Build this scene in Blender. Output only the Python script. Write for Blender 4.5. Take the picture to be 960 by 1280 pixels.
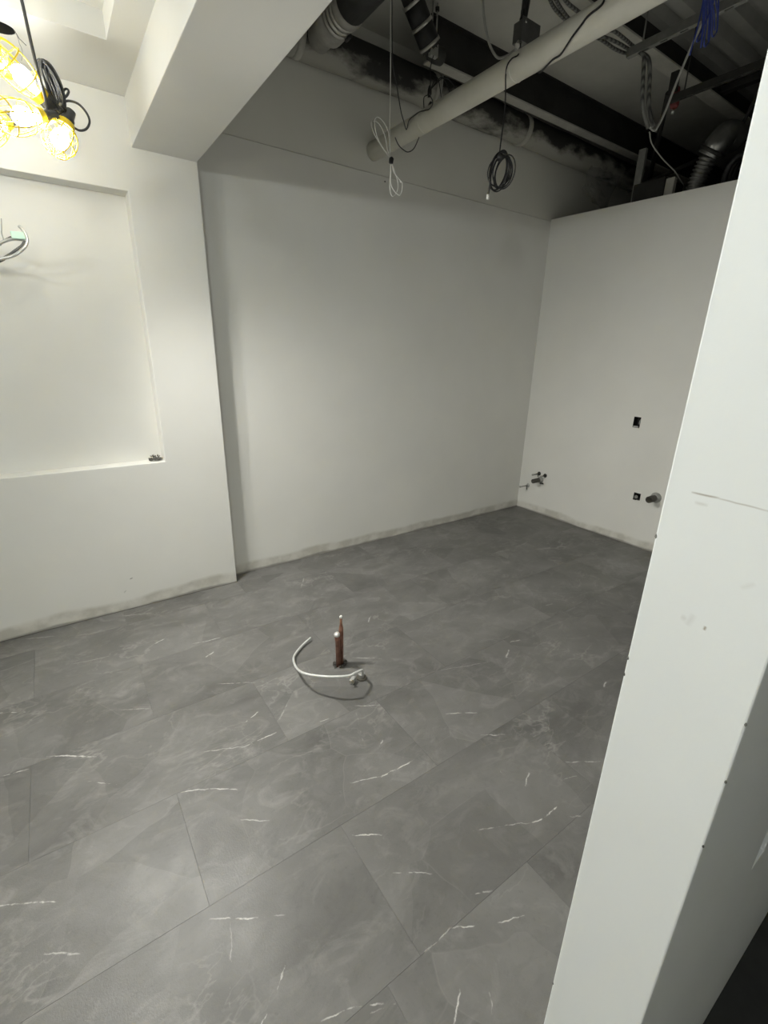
import bpy, bmesh, math, random
from mathutils import Vector, Matrix
random.seed(7)
scene = bpy.context.scene
for o in list(bpy.data.objects):
    bpy.data.objects.remove(o, do_unlink=True)
COL = scene.collection

# ------------------------------------------------------------------ camera
FPX = 577.47                      # focal length in pixels of the 960x1280 frame
CAM = Vector((0.0, 0.0, 1.61))
YAW, PITCH, ROLL = math.radians(35.01), math.radians(19.185), math.radians(-1.198)
cy, sy, cp, sp = math.cos(YAW), math.sin(YAW), math.cos(PITCH), math.sin(PITCH)
FWD = Vector((sy*cp, cy*cp, -sp))
_r = Vector((cy, -sy, 0)); _d = FWD.cross(_r)
RIGHT = _r*math.cos(ROLL) + _d*math.sin(ROLL)
DOWN = -_r*math.sin(ROLL) + _d*math.cos(ROLL)
cam_data = bpy.data.cameras.new('camera')
cam_data.sensor_fit = 'VERTICAL'; cam_data.sensor_height = 36.0
cam_data.lens = FPX/1280*36.0; cam_data.clip_start = 0.02; cam_data.clip_end = 60
cam = bpy.data.objects.new('camera', cam_data); COL.objects.link(cam)
cam.matrix_world = Matrix(((RIGHT.x, -DOWN.x, -FWD.x, CAM.x), (RIGHT.y, -DOWN.y, -FWD.y, CAM.y),
                           (RIGHT.z, -DOWN.z, -FWD.z, CAM.z), (0, 0, 0, 1)))
scene.camera = cam

# ------------------------------------------------------------------ world, exposure
world = bpy.data.worlds.new('world'); scene.world = world; world.use_nodes = True
world.node_tree.nodes['Background'].inputs[0].default_value = (0.8, 0.85, 0.9, 1)
world.node_tree.nodes['Background'].inputs[1].default_value = 0.02
vs = scene.view_settings
vs.view_transform = 'Standard'; vs.look = 'None'; vs.gamma = 1.0; vs.use_curve_mapping = False
vs.exposure = 0.0

# strength of the lamps (each lamp builder below uses these)
DOME_L1 = 50.0       # frosted bulbs of the bundle in view
SPOT_L1 = 265.0      # their downward throw, W, shared by the bundle
BULB_L2 = 820.0     # bulb of the lamp above the camera
FILL_L3 = 600.0     # bulbs of the added pair that fills in the far walls, left of the picture

def ray(px, py):
    return RIGHT*((px-480)/FPX) + DOWN*((py-640)/FPX) + FWD
def at(px, py, X=None, Y=None, Z=None):
    """point of the surveyed plane X=.., Y=.. or Z=.. seen at a photo pixel"""
    d = ray(px, py)
    if X is not None: return CAM + d*((X-CAM.x)/d.x)
    if Y is not None: return CAM + d*((Y-CAM.y)/d.y)
    return CAM + d*((Z-CAM.z)/d.z)

# ------------------------------------------------------------------ mesh helpers
def add_box(bm, lo, hi, bevel=0.0):
    vs_ = [bm.verts.new((x, y, z)) for x in (lo[0], hi[0]) for y in (lo[1], hi[1]) for z in (lo[2], hi[2])]
    fs = [(0,1,3,2), (4,6,7,5), (0,4,5,1), (2,3,7,6), (0,2,6,4), (1,5,7,3)]
    faces = [bm.faces.new([vs_[i] for i in f]) for f in fs]
    if bevel:
        es = list({e for f in faces for e in f.edges})
        bmesh.ops.bevel(bm, geom=es, offset=bevel, segments=2, affect='EDGES', profile=0.5)
def box_bm(lo, hi, bevel=0.0):
    bm = bmesh.new(); add_box(bm, lo, hi, bevel); return bm
def add_obox(bm, c, ax, ay, az, sx, sy_, sz):
    """oriented box"""
    vv = []
    for i in (-.5, .5):
        for j in (-.5, .5):
            for k in (-.5, .5):
                vv.append(bm.verts.new(Vector(c)+ax*(i*sx)+ay*(j*sy_)+az*(k*sz)))
    for f in [(0,1,3,2), (4,6,7,5), (0,4,5,1), (2,3,7,6), (0,2,6,4), (1,5,7,3)]:
        bm.faces.new([vv[i] for i in f])
def smooth(pts, n=8, closed=False):
    pts = [Vector(p) for p in pts]; N = len(pts); out = []
    rng = N if closed else N-1
    for i in range(rng):
        if closed: a, b, c, d = pts[(i-1) % N], pts[i], pts[(i+1) % N], pts[(i+2) % N]
        else: a, b, c, d = pts[max(i-1, 0)], pts[i], pts[i+1], pts[min(i+2, N-1)]
        for k in range(n):
            t = k/n
            out.append(0.5*((2*b)+(c-a)*t+(2*a-5*b+4*c-d)*t*t+(3*b-a-3*c+d)*t**3))
    if not closed: out.append(pts[-1])
    return out
def resample(pts, step):
    out = [pts[0]]; acc = 0.0
    for i in range(1, len(pts)):
        a, b = pts[i-1], pts[i]; l = (b-a).length
        if l < 1e-9: continue
        pos = step-acc
        while pos <= l:
            out.append(a+(b-a)*(pos/l)); pos += step
        acc = (acc+l) % step
    return out
def add_tube(bm, pts, r, seg=8, closed=False, cap=True):
    pts = [Vector(p) for p in pts]; N = len(pts)
    def tan(i):
        if closed: t = pts[(i+1) % N]-pts[(i-1) % N]
        else: t = pts[min(i+1, N-1)]-pts[max(i-1, 0)]
        return t.normalized() if t.length > 1e-9 else Vector((0, 0, 1))
    t0 = tan(0)
    n = t0.cross(Vector((0, 0, 1)))
    if n.length < 1e-3: n = t0.cross(Vector((1, 0, 0)))
    n.normalize(); rings = []
    for i in range(N):
        t = tan(i); n = (n-t*n.dot(t))
        if n.length < 1e-6: n = t.orthogonal()
        n.normalize(); b = t.cross(n)
        rr = r[i] if isinstance(r, (list, tuple)) else r
        rings.append([bm.verts.new(pts[i]+(n*math.cos(a)+b*math.sin(a))*rr) for a in [2*math.pi*k/seg for k in range(seg)]])
    for i in range(N if closed else N-1):
        A, B = rings[i], rings[(i+1) % N]
        for k in range(seg):
            f = bm.faces.new((A[k], A[(k+1) % seg], B[(k+1) % seg], B[k])); f.smooth = True
    if cap and not closed:
        bm.faces.new(list(reversed(rings[0]))); bm.faces.new(rings[-1])
def tube_bm(pts, r, seg=8, closed=False):
    bm = bmesh.new(); add_tube(bm, pts, r, seg, closed); return bm
def add_lathe(bm, prof, origin=(0, 0, 0), axis=(0, 0, 1), seg=16, flat=False):
    """prof: (distance along axis, radius)"""
    ax = Vector(axis).normalized(); n = ax.orthogonal().normalized(); b = ax.cross(n); O = Vector(origin); rings = []
    for h, r in prof:
        rings.append([bm.verts.new(O+ax*h+(n*math.cos(a)+b*math.sin(a))*max(r, 1e-5)) for a in [2*math.pi*k/seg for k in range(seg)]])
    for A, B in zip(rings, rings[1:]):
        for k in range(seg):
            f = bm.faces.new((A[k], A[(k+1) % seg], B[(k+1) % seg], B[k])); f.smooth = not flat
    bm.faces.new(list(reversed(rings[0]))); bm.faces.new(rings[-1])
def lathe_bm(prof, origin=(0, 0, 0), axis=(0, 0, 1), seg=16, flat=False):
    bm = bmesh.new(); add_lathe(bm, prof, origin, axis, seg, flat); return bm
def torus_pts(c, u, v, ru, rv, n=20):
    return [Vector(c)+u*(math.cos(2*math.pi*k/n)*ru)+v*(math.sin(2*math.pi*k/n)*rv) for k in range(n)]

def world_loc(o):
    p = Vector((0, 0, 0))
    while o is not None:
        p += o.location; o = o.parent
    return p
def obj(name, bm, mat, parent=None, label=None):
    """links a bmesh given in world coordinates as one object"""
    bmesh.ops.recalc_face_normals(bm, faces=bm.faces[:])
    if parent is not None:
        off = world_loc(parent); loc = Vector((0, 0, 0))
    else:
        xs = [v.co for v in bm.verts]
        off = Vector(((min(v.x for v in xs)+max(v.x for v in xs))/2, (min(v.y for v in xs)+max(v.y for v in xs))/2, min(v.z for v in xs)))
        loc = off.copy()
    for v in bm.verts: v.co -= off
    me = bpy.data.meshes.new(name); bm.to_mesh(me); bm.free()
    me.materials.append(mat)
    o = bpy.data.objects.new(name, me); COL.objects.link(o)
    o.location = loc
    if parent is not None: o.parent = parent
    if label: o['label'] = label
    return o
def thing(name, label, cat, loc, group=None):
    o = bpy.data.objects.new(name, None); COL.objects.link(o); o.empty_display_size = 0.05
    o.location = loc; o['label'] = label; o['category'] = cat
    if group: o['group'] = group
    return o
def tag(o, label, cat, group=None):
    o['label'] = label; o['category'] = cat
    if group: o['group'] = group
    return o
def struct(name, bm, mat, label=None, cat=None):
    o = obj(name, bm, mat); o['kind'] = 'structure'
    if label: o['label'] = label
    if cat: o['category'] = cat
    return o

def add_panel(bm, us, vs_, holes, d0, d1, m):
    """slab between depths d0 and d1 on a grid us x vs_ with missing cells; m(u, v, d) gives the point"""
    us = sorted(us); vs_ = sorted(vs_)
    def solid(i, j):
        if i < 0 or j < 0 or i >= len(us)-1 or j >= len(vs_)-1: return False
        cu, cv = (us[i]+us[i+1])/2, (vs_[j]+vs_[j+1])/2
        return not any(a < cu < b and c < cv < d for a, b, c, d in holes)
    V = {}
    def vert(i, j, d):
        k = (i, j, d)
        if k not in V: V[k] = bm.verts.new(m(us[i], vs_[j], d))
        return V[k]
    for i in range(len(us)-1):
        for j in range(len(vs_)-1):
            if not solid(i, j): continue
            bm.faces.new((vert(i, j, d0), vert(i+1, j, d0), vert(i+1, j+1, d0), vert(i, j+1, d0)))
            bm.faces.new((vert(i, j, d1), vert(i, j+1, d1), vert(i+1, j+1, d1), vert(i+1, j, d1)))
            for (di, dj, a, b) in ((-1, 0, (i, j), (i, j+1)), (1, 0, (i+1, j), (i+1, j+1)), (0, -1, (i, j), (i+1, j)), (0, 1, (i, j+1), (i+1, j+1))):
                if not solid(i+di, j+dj):
                    bm.faces.new((vert(*a, d0), vert(*b, d0), vert(*b, d1), vert(*a, d1)))
def panel_bm(us, vs_, holes, d0, d1, m):
    bm = bmesh.new(); add_panel(bm, us, vs_, holes, d0, d1, m); return bm
def bevel_all(bm, off=0.003, ang=40):
    bmesh.ops.recalc_face_normals(bm, faces=bm.faces[:])
    es = [e for e in bm.edges if len(e.link_faces) == 2 and e.calc_face_angle(0) > math.radians(ang)]
    bmesh.ops.bevel(bm, geom=es, offset=off, segments=2, affect='EDGES', profile=0.5)
    return bm

# ------------------------------------------------------------------ materials
class NT:
    def __init__(s, name):
        s.m = bpy.data.materials.new(name); s.m.use_nodes = True
        s.t = s.m.node_tree; s.b = s.t.nodes['Principled BSDF']
    def n(s, ty, **kw):
        x = s.t.nodes.new(ty)
        for k, v in kw.items(): setattr(x, k, v)
        return x
    def l(s, a, b): s.t.links.new(a, b)
    def pos(s): return s.n('ShaderNodeNewGeometry').outputs['Position']
    def noise(s, vec, scale, detail=4, rough=0.55, dist=0.0):
        x = s.n('ShaderNodeTexNoise'); s.l(vec, x.inputs['Vector'])
        x.inputs['Scale'].default_value = scale; x.inputs['Detail'].default_value = detail
        x.inputs['Roughness'].default_value = rough; x.inputs['Distortion'].default_value = dist
        return x
    def mr(s, v, a, b, c=0.0, d=1.0, smooth_=False):
        x = s.n('ShaderNodeMapRange'); x.clamp = True
        if smooth_: x.interpolation_type = 'SMOOTHSTEP'
        s.l(v, x.inputs[0])
        for i, q in enumerate((a, b, c, d)): x.inputs[1+i].default_value = q
        return x.outputs[0]
    def math(s, op, a, b=None, clamp=False):
        x = s.n('ShaderNodeMath', operation=op, use_clamp=clamp)
        for i, q in enumerate((a, b)):
            if q is None: continue
            if isinstance(q, (int, float)): x.inputs[i].default_value = q
            else: s.l(q, x.inputs[i])
        return x.outputs[0]
    def mix(s, fac, a, b):
        x = s.n('ShaderNodeMix', data_type='RGBA')
        if isinstance(fac, (int, float)): x.inputs[0].default_value = fac
        else: s.l(fac, x.inputs[0])
        for q, i in ((a, 6), (b, 7)):
            if isinstance(q, tuple): x.inputs[i].default_value = (*q, 1)
            else: s.l(q, x.inputs[i])
        return x.outputs[2]
    def bump(s, h, strength=0.2, dist=0.002):
        x = s.n('ShaderNodeBump'); x.inputs['Strength'].default_value = strength; x.inputs['Distance'].default_value = dist
        s.l(h, x.inputs['Height']); s.l(x.outputs[0], s.b.inputs['Normal'])
    def sepz(s, v):
        x = s.n('ShaderNodeSeparateXYZ'); s.l(v, x.inputs[0]); return x.outputs

def simple(name, col, rough=0.5, metal=0.0, var=0.12, scale=30, bump=0.0, spec=None):
    t = NT(name); p = t.pos(); nz = t.noise(p, scale)
    f = t.mr(nz.outputs[0], 0.3, 0.7)
    lo = tuple(c*(1-var) for c in col); hi = tuple(min(1, c*(1+var)) for c in col)
    t.l(t.mix(f, lo, hi), t.b.inputs['Base Color'])
    t.b.inputs['Roughness'].default_value = rough; t.b.inputs['Metallic'].default_value = metal
    if spec is not None: t.b.inputs['Specular IOR Level'].default_value = spec
    if bump: t.bump(nz.outputs[0], bump, 0.003)
    return t.m
def two_tone(name, a, b, scale, lo, hi, rough=0.6, metal=0.0, stretch=None, bump=0.15):
    t = NT(name); p = t.pos()
    if stretch:
        mp = t.n('ShaderNodeMapping'); mp.inputs['Scale'].default_value = stretch; t.l(p, mp.inputs[0]); p = mp.outputs[0]
    nz = t.noise(p, scale, 6, 0.6)
    t.l(t.mix(t.mr(nz.outputs[0], lo, hi), a, b), t.b.inputs['Base Color'])
    t.b.inputs['Roughness'].default_value = rough; t.b.inputs['Metallic'].default_value = metal
    t.bump(nz.outputs[0], bump, 0.004)
    return t.m

def seg_group():
    g = bpy.data.node_groups.new('stroke', 'ShaderNodeTree')
    for nm, st in (('P', 'NodeSocketVector'), ('A', 'NodeSocketVector'), ('D', 'NodeSocketVector'), ('W', 'NodeSocketFloat'), ('I', 'NodeSocketFloat')):
        g.interface.new_socket(nm, in_out='INPUT', socket_type=st)
    g.interface.new_socket('M', in_out='OUTPUT', socket_type='NodeSocketFloat')
    i = g.nodes.new('NodeGroupInput'); o = g.nodes.new('NodeGroupOutput')
    def vm(op, *a):
        x = g.nodes.new('ShaderNodeVectorMath'); x.operation = op
        for k, q in enumerate(a): g.links.new(q, x.inputs[k])
        return x
    def ma(op, *a, clamp=False):
        x = g.nodes.new('ShaderNodeMath'); x.operation = op; x.use_clamp = clamp
        for k, q in enumerate(a):
            if isinstance(q, (int, float)): x.inputs[k].default_value = q
            else: g.links.new(q, x.inputs[k])
        return x.outputs[0]
    v = vm('SUBTRACT', i.outputs['P'], i.outputs['A']).outputs[0]
    t = ma('DIVIDE', vm('DOT_PRODUCT', v, i.outputs['D']).outputs['Value'], vm('DOT_PRODUCT', i.outputs['D'], i.outputs['D']).outputs['Value'], clamp=True)
    s = g.nodes.new('ShaderNodeVectorMath'); s.operation = 'SCALE'
    g.links.new(i.outputs['D'], s.inputs[0]); g.links.new(t, s.inputs['Scale'])
    dist = vm('DISTANCE', v, s.outputs[0]).outputs['Value']
    # the stroke fades toward both ends
    e = ma('MULTIPLY', ma('MULTIPLY', t, ma('SUBTRACT', 1.0, t)), 4.0)
    e = ma('POWER', e, 0.5)
    k = ma('SUBTRACT', 1.0, ma('DIVIDE', dist, i.outputs['W']), clamp=True)
    g.links.new(ma('MULTIPLY', ma('MULTIPLY', k, e), i.outputs['I']), o.inputs['M'])
    return g
STROKE = seg_group()
def strokes(t, pvec, segs):
    """segs: (A, B, width, intensity) in world metres -> strongest stroke mask"""
    acc = None
    for A, B, w, inten in segs:
        x = t.n('ShaderNodeGroup'); x.node_tree = STROKE
        t.l(pvec, x.inputs['P']); x.inputs['A'].default_value = A; x.inputs['D'].default_value = Vector(B)-Vector(A)
        x.inputs['W'].default_value = w; x.inputs['I'].default_value = inten
        acc = x.outputs[0] if acc is None else t.math('MAXIMUM', acc, x.outputs[0])
    return acc
def wobble(t, p, scale, amp, detail=3):
    nz = t.noise(p, scale, detail)
    a = t.n('ShaderNodeVectorMath', operation='SUBTRACT'); t.l(nz.outputs['Color'], a.inputs[0]); a.inputs[1].default_value = (.5, .5, .5)
    b = t.n('ShaderNodeVectorMath', operation='SCALE'); t.l(a.outputs[0], b.inputs[0]); b.inputs['Scale'].default_value = amp
    c = t.n('ShaderNodeVectorMath', operation='ADD'); t.l(p, c.inputs[0]); t.l(b.outputs[0], c.inputs[1])
    return c.outputs[0]

def paint(name, col=(0.79, 0.78, 0.735), base=True, marks=None, wob=.006, markcol=(0.33, 0.27, 0.19), base_h=0.075):
    """matt wall paint; the lowest strip, where a skirting once sat, is bare and smeared with filler"""
    t = NT(name); p = t.pos()
    big = t.noise(p, 1.7, 3); f = t.mr(big.outputs[0], 0.3, 0.7)
    c = t.mix(f, tuple(q*0.965 for q in col), tuple(min(1, q*1.02) for q in col))
    fine = t.noise(p, 9, 6, 0.7)
    sm = t.mr(fine.outputs[0], 0.62, 0.85, 0, 0.25)
    c = t.mix(sm, c, tuple(q*0.86 for q in col))
    if base:
        z = t.sepz(p)[2]
        e = t.noise(p, 2.6, 4, 0.5)
        zz = t.math('ADD', z, t.mr(e.outputs[0], 0.25, 0.75, -0.022, 0.022))
        band = t.mr(zz, base_h-0.012, base_h+0.012, 1, 0)
        pt = t.noise(p, 6, 4, 0.6)
        bc = t.mix(t.mr(pt.outputs[0], 0.42, 0.6), (0.50, 0.48, 0.42), (0.68, 0.66, 0.60))
        c = t.mix(t.math('MULTIPLY', band, 0.8), c, bc)
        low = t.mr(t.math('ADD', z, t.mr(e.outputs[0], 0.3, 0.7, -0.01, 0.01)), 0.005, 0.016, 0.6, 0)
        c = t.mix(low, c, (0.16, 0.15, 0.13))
    if marks:
        pv = wobble(t, p, 60, wob)
        c = t.mix(strokes(t, pv, marks), c, markcol)
    t.l(c, t.b.inputs['Base Color'])
    t.b.inputs['Roughness'].default_value = 0.62; t.b.inputs['Specular IOR Level'].default_value = 0.3
    h = t.noise(p, 140, 3); h2 = t.noise(p, 3, 2)
    t.bump(t.math('ADD', h.outputs[0], t.math('MULTIPLY', h2.outputs[0], 3.0)), 0.06, 0.002)
    return t.m

def px_floor(x, y): return at(x, y, Z=0)
# the white veins, where they lie on the floor
V = []
def v(pts, w=0.0045, i=0.9):
    w *= .8; i = min(1, i*1.15)
    for (a, b) in zip(pts, pts[1:]):
        V.append((px_floor(*a), px_floor(*b), w, i))
v([(193, 805), (206, 798)], .006, .8); v([(240, 805), (276, 797)], .006, .6); v([(257, 822), (267, 815)], .006, .8)
v([(270, 855), (320, 853)], .004, .45); v([(307, 902), (323, 889)], .005, .9); v([(300, 935), (346, 915)], .005, 1.0)
v([(256, 940), (302, 933)], .004, .5); v([(400, 902), (412, 898)], .005, .5); v([(58, 945), (122, 945)], .005, .8)
v([(0, 971), (36, 961)], .005, .7); v([(-10, 892), (32, 890)], .005, .8); v([(110, 977), (152, 980)], .004, .5)
v([(221, 992), (262, 986), (298, 987)], .004, .8); v([(0, 1131), (28, 1129), (72, 1129)], .004, .9); v([(55, 1192), (104, 1194)], .004, .5)
v([(262, 1150), (356, 1144)], .004, .7); v([(289, 1150), (287, 1260)], .003, .3); v([(364, 1182), (345, 1245), (320, 1290)], .0035, .75)
v([(400, 1276), (446, 1258), (482, 1255)], .0035, .75); v([(438, 1045), (478, 1044)], .004, 1.0); v([(436, 978), (478, 971)], .004, .6)
v([(472, 936), (478, 925)], .006, .9); v([(442, 882), (475, 881)], .004, .5); v([(300, 1026), (338, 1026)], .004, .5)
v([(445, 890), (455, 930)], .003, .35); v([(348, 900), (362, 875)], .004, .35); v([(150, 887), (190, 885)], .004, .35)
v([(476, 972), (496, 962), (516, 950)], .0045, 1.0); v([(492, 1091), (540, 1092)], .0035, .5); v([(577, 1123), (615, 1112)], .004, .45)
v([(531, 1190), (563, 1160), (615, 1154), (655, 1143)], .0035, .7); v([(576, 1236), (568, 1285)], .0035, .85); v([(462, 1268), (495, 1254)], .0035, .5)
v([(665, 1028), (682, 1022), (708, 1000)], .0045, 1.0); v([(590, 1038), (665, 1028)], .0035, .5); v([(708, 954), (752, 952)], .0045, .6)
v([(712, 1021), (730, 1021)], .004, .4); v([(656, 982), (661, 966)], .005, .9); v([(600, 919), (632, 918)], .005, .6)
v([(556, 892), (596, 890)], .005, .6); v([(440, 822), (477, 823)], .006, .5); v([(632, 822), (637, 812)], .007, .6)
v([(637, 803), (651, 800)], .007, .5); v([(755, 860), (758, 852)], .007, .6); v([(460, 778), (464, 770)], .007, .5)
v([(376, 735), (380, 722)], .008, .4); v([(682, 757), (692, 755)], .008, .3); v([(615, 1270), (612, 1240)], .003, .4)
v([(615, 945), (632, 975)], .003, .3); v([(150, 770), (190, 766)], .006, .35); v([(90, 830), (150, 818)], .005, .3)
v([(20, 800), (70, 795)], .006, .3); v([(700, 975), (722, 970)], .004, .35); v([(540, 840), (620, 826)], .004, .25)
def floor_tile_mat(segs=None):
    t = NT('marbled_grey_tile'); p = t.pos()
    info = t.n('ShaderNodeObjectInfo')
    # each tile carries its own stretch of the print: shift the cloud pattern per tile
    sc = t.n('ShaderNodeVectorMath', operation='SCALE'); sc.inputs[0].default_value = (7.3, 3.1, 5.7); t.l(info.outputs['Random'], sc.inputs['Scale'])
    ad = t.n('ShaderNodeVectorMath', operation='ADD'); t.l(p, ad.inputs[0]); t.l(sc.outputs[0], ad.inputs[1]); q = ad.outputs[0]
    rot = t.n('ShaderNodeMapping'); rot.inputs['Rotation'].default_value = (0, 0, math.radians(35)); rot.inputs['Scale'].default_value = (1.0, 1.45, 1); t.l(q, rot.inputs[0])
    n1 = t.noise(rot.outputs[0], 1.9, 6, 0.62, 0.6)
    n2 = t.noise(rot.outputs[0], 6.5, 6, 0.65, 1.2)
    n3 = t.noise(q, 55, 4, 0.7)
    c = t.mix(t.mr(n1.outputs[0], 0.3, 0.7), (0.105, 0.102, 0.096), (0.203, 0.199, 0.189))
    c = t.mix(t.mr(n2.outputs[0], 0.52, 0.78, 0, 0.6), c, (0.30, 0.293, 0.278))
    c = t.mix(t.mr(n2.outputs[0], 0.42, 0.22, 0, 0.45), c, (0.085, 0.082, 0.077))
    c = t.mix(t.mr(n3.outputs[0], 0.56, 0.75, 0, 0.22), c, (0.05, 0.048, 0.045))
    # angular plates of the printed stone, with hairline edges
    wq = wobble(t, q, 3.5, 0.08, 2)
    vo = t.n('ShaderNodeTexVoronoi'); t.l(wq, vo.inputs['Vector']); vo.inputs['Scale'].default_value = 2.7
    vs3 = t.sepz(vo.outputs['Color'])
    c = t.mix(t.mr(vs3[0], 0.45, 1.0, 0, 0.34), c, (0.082, 0.080, 0.075))
    c = t.mix(t.mr(vs3[1], 0.5, 1.0, 0, 0.20), c, (0.29, 0.284, 0.27))
    ve = t.n('ShaderNodeTexVoronoi'); ve.feature = 'DISTANCE_TO_EDGE'; t.l(wq, ve.inputs['Vector']); ve.inputs['Scale'].default_value = 2.7
    gate = t.noise(q, 2.3, 2)
    c = t.mix(t.math('MULTIPLY', t.mr(ve.outputs['Distance'], 0.0, 0.007, 1, 0), t.mr(gate.outputs[0], 0.5, 0.62, 0, 0.17)), c, (0.36, 0.35, 0.33))
    tone = t.mr(info.outputs['Random'], 0, 1, 0.0, 0.16)
    c = t.mix(tone, c, (0.09, 0.087, 0.08))
    # faint ridged veins of the print
    for s_, thr, amt, rz in ((1.6, 0.012, 0.30, 20), (2.7, 0.010, 0.24, 75)):
        mp = t.n('ShaderNodeMapping'); mp.inputs['Rotation'].default_value = (0, 0, math.radians(rz)); mp.inputs['Scale'].default_value = (1, 1.8, 1); t.l(q, mp.inputs[0])
        w = t.noise(mp.outputs[0], s_, 5, 0.55, 0.4)
        r_ = t.math('ABSOLUTE', t.math('SUBTRACT', w.outputs[0], 0.5))
        msk = t.noise(q, 1.9, 2)
        v = t.math('MULTIPLY', t.mr(r_, 0, thr, 1, 0), t.mr(msk.outputs[0], 0.50, 0.66, 0, amt))
        c = t.mix(v, c, (0.40, 0.39, 0.36))
    if segs:
        pv = wobble(t, wobble(t, p, 9, 0.022, 2), 45, 0.011)
        c = t.mix(strokes(t, pv, segs), c, (0.72, 0.70, 0.66))
    t.l(c, t.b.inputs['Base Color'])
    rg = t.noise(p, 3.5, 4, 0.6)
    t.l(t.mr(rg.outputs[0], 0.3, 0.7, 0.36, 0.54), t.b.inputs['Roughness'])
    t.b.inputs['Specular IOR Level'].default_value = 0.42
    sp_ = t.noise(p, 180, 2, 0.7)
    t.bump(t.math('ADD', sp_.outputs[0], t.math('MULTIPLY', n2.outputs[0], 0.7)), 0.30, 0.0015)
    return t.m

def stripe(name, a, b, freq, metal=0.0, rough=0.5):
    """diagonal wrap stripes of an armoured cable"""
    t = NT(name); p = t.pos(); w = t.n('ShaderNodeTexWave'); w.wave_type = 'BANDS'; w.bands_direction = 'DIAGONAL'
    t.l(p, w.inputs[0]); w.inputs['Scale'].default_value = freq; w.inputs['Distortion'].default_value = 1.0
    t.l(t.mix(w.outputs['Fac'], a, b), t.b.inputs['Base Color']); t.b.inputs['Metallic'].default_value = metal; t.b.inputs['Roughness'].default_value = rough
    return t.m

M = {}
M['paint'] = paint('wall_paint')
M['paint_plain'] = paint('ceiling_paint', base=False)
M['plaster_upper'] = paint('upper_drywall', (0.76, 0.75, 0.69), base=False)
M['tile'] = floor_tile_mat()
M['subfloor'] = simple('tile_adhesive', (0.05, 0.049, 0.046), 0.9)
M['dark_floor'] = two_tone('near_black_floor', (0.018, 0.018, 0.017), (0.032, 0.032, 0.030), 6, .35, .65, 0.65)  # near-black tone for the floor beyond the partition, far darker than the tiles
M['slab'] = two_tone('slab_underside', (0.46, 0.455, 0.41), (0.58, 0.57, 0.52), 1.6, .35, .65, 0.85)
M['corrugated'] = two_tone('galvanised_deck', (0.30, 0.30, 0.28), (0.46, 0.46, 0.43), 2.5, .3, .7, 0.55, 0.3)
M['black_steel'] = two_tone('blackened_steel', (0.010, 0.010, 0.009), (0.032, 0.030, 0.027), 5, .3, .7, 0.75)
M['flange'] = two_tone('pale_flange', (0.36, 0.35, 0.31), (0.52, 0.51, 0.46), 6, .3, .7, 0.7)
# soot lies on the upper side of the lagging
t = NT('sooty_pipe_lagging'); p = t.pos(); z = t.sepz(p)[2]
mp = t.n('ShaderNodeMapping'); mp.inputs['Scale'].default_value = (1.0, 2, 2); t.l(p, mp.inputs[0])
nz = t.noise(mp.outputs[0], 2.6, 6, 0.6)
soot = t.math('ADD', nz.outputs[0], t.mr(z, 3.19, 3.33, -0.12, 0.12))
t.l(t.mix(t.mr(soot, 0.40, 0.56), (0.36, 0.35, 0.31), (0.022, 0.021, 0.019)), t.b.inputs['Base Color']); t.b.inputs['Roughness'].default_value = .8; t.bump(nz.outputs[0], .15, .004)
M['stained'] = t.m
M['cream'] = two_tone('cream_pipe_paint', (0.72, 0.70, 0.61), (0.83, 0.81, 0.72), 5, .3, .7, 0.5, bump=0.05)
M['rubber'] = simple('black_rubber', (0.012, 0.012, 0.012), 0.5)
M['cast_iron'] = two_tone('cast_iron', (0.015, 0.015, 0.014), (0.04, 0.038, 0.035), 9, .3, .7, 0.6)
M['band'] = simple('steel_band', (0.55, 0.54, 0.50), 0.32, 0.75)
M['coupling_grey'] = simple('coupling_sleeve', (0.33, 0.32, 0.29), 0.6)
M['galv'] = simple('galvanised_steel', (0.42, 0.42, 0.40), 0.42, 0.6)
M['box_grey'] = simple('box_steel', (0.16, 0.16, 0.155), 0.45, 0.5)
M['dark_metal'] = simple('dark_metal', (0.045, 0.044, 0.04), 0.5, 0.4)
M['white_cable'] = simple('white_jacket', (0.80, 0.79, 0.74), 0.45, var=.05)
M['grey_cable'] = simple('grey_jacket', (0.36, 0.36, 0.33), 0.5)
M['black_cable'] = simple('black_jacket', (0.012, 0.012, 0.013), 0.45)
M['dark_grey_cable'] = simple('charcoal_jacket', (0.05, 0.05, 0.05), 0.45)
M['blue_cable'] = simple('blue_jacket', (0.045, 0.075, 0.36), 0.45)
M['armoured'] = stripe('armoured_cable', (0.03, 0.03, 0.028), (0.17, 0.17, 0.155), 22)
M['flex_white'] = simple('flex_conduit_sleeve', (0.70, 0.70, 0.67), 0.4, 0.15)
M['flex_steel'] = simple('flex_conduit_steel', (0.62, 0.62, 0.60), 0.3, 0.7)
M['copper'] = two_tone('tarnished_copper', (0.19, 0.085, 0.06), (0.40, 0.21, 0.145), 24, .35, .65, 0.42, 0.55)
M['solder'] = simple('solder_cap', (0.68, 0.66, 0.62), 0.35, 0.4)
M['brass'] = simple('dull_brass', (0.20, 0.185, 0.15), 0.4, 0.7)
M['chrome'] = simple('chrome', (0.60, 0.60, 0.57), 0.22, 0.9)
M['dark_pipe'] = simple('stub_pipe', (0.085, 0.08, 0.07), 0.5, 0.3)
M['hole'] = simple('box_interior', (0.012, 0.012, 0.011), 0.8)
M['yellow'] = simple('yellow_cage_plastic', (0.90, 0.66, 0.02), 0.4, var=.04)
M['red'] = simple('red_enamel', (0.17, 0.03, 0.028), 0.5)
M['silver_duct'] = simple('foil_duct', (0.30, 0.30, 0.29), 0.3, 0.85, bump=.3)
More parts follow.
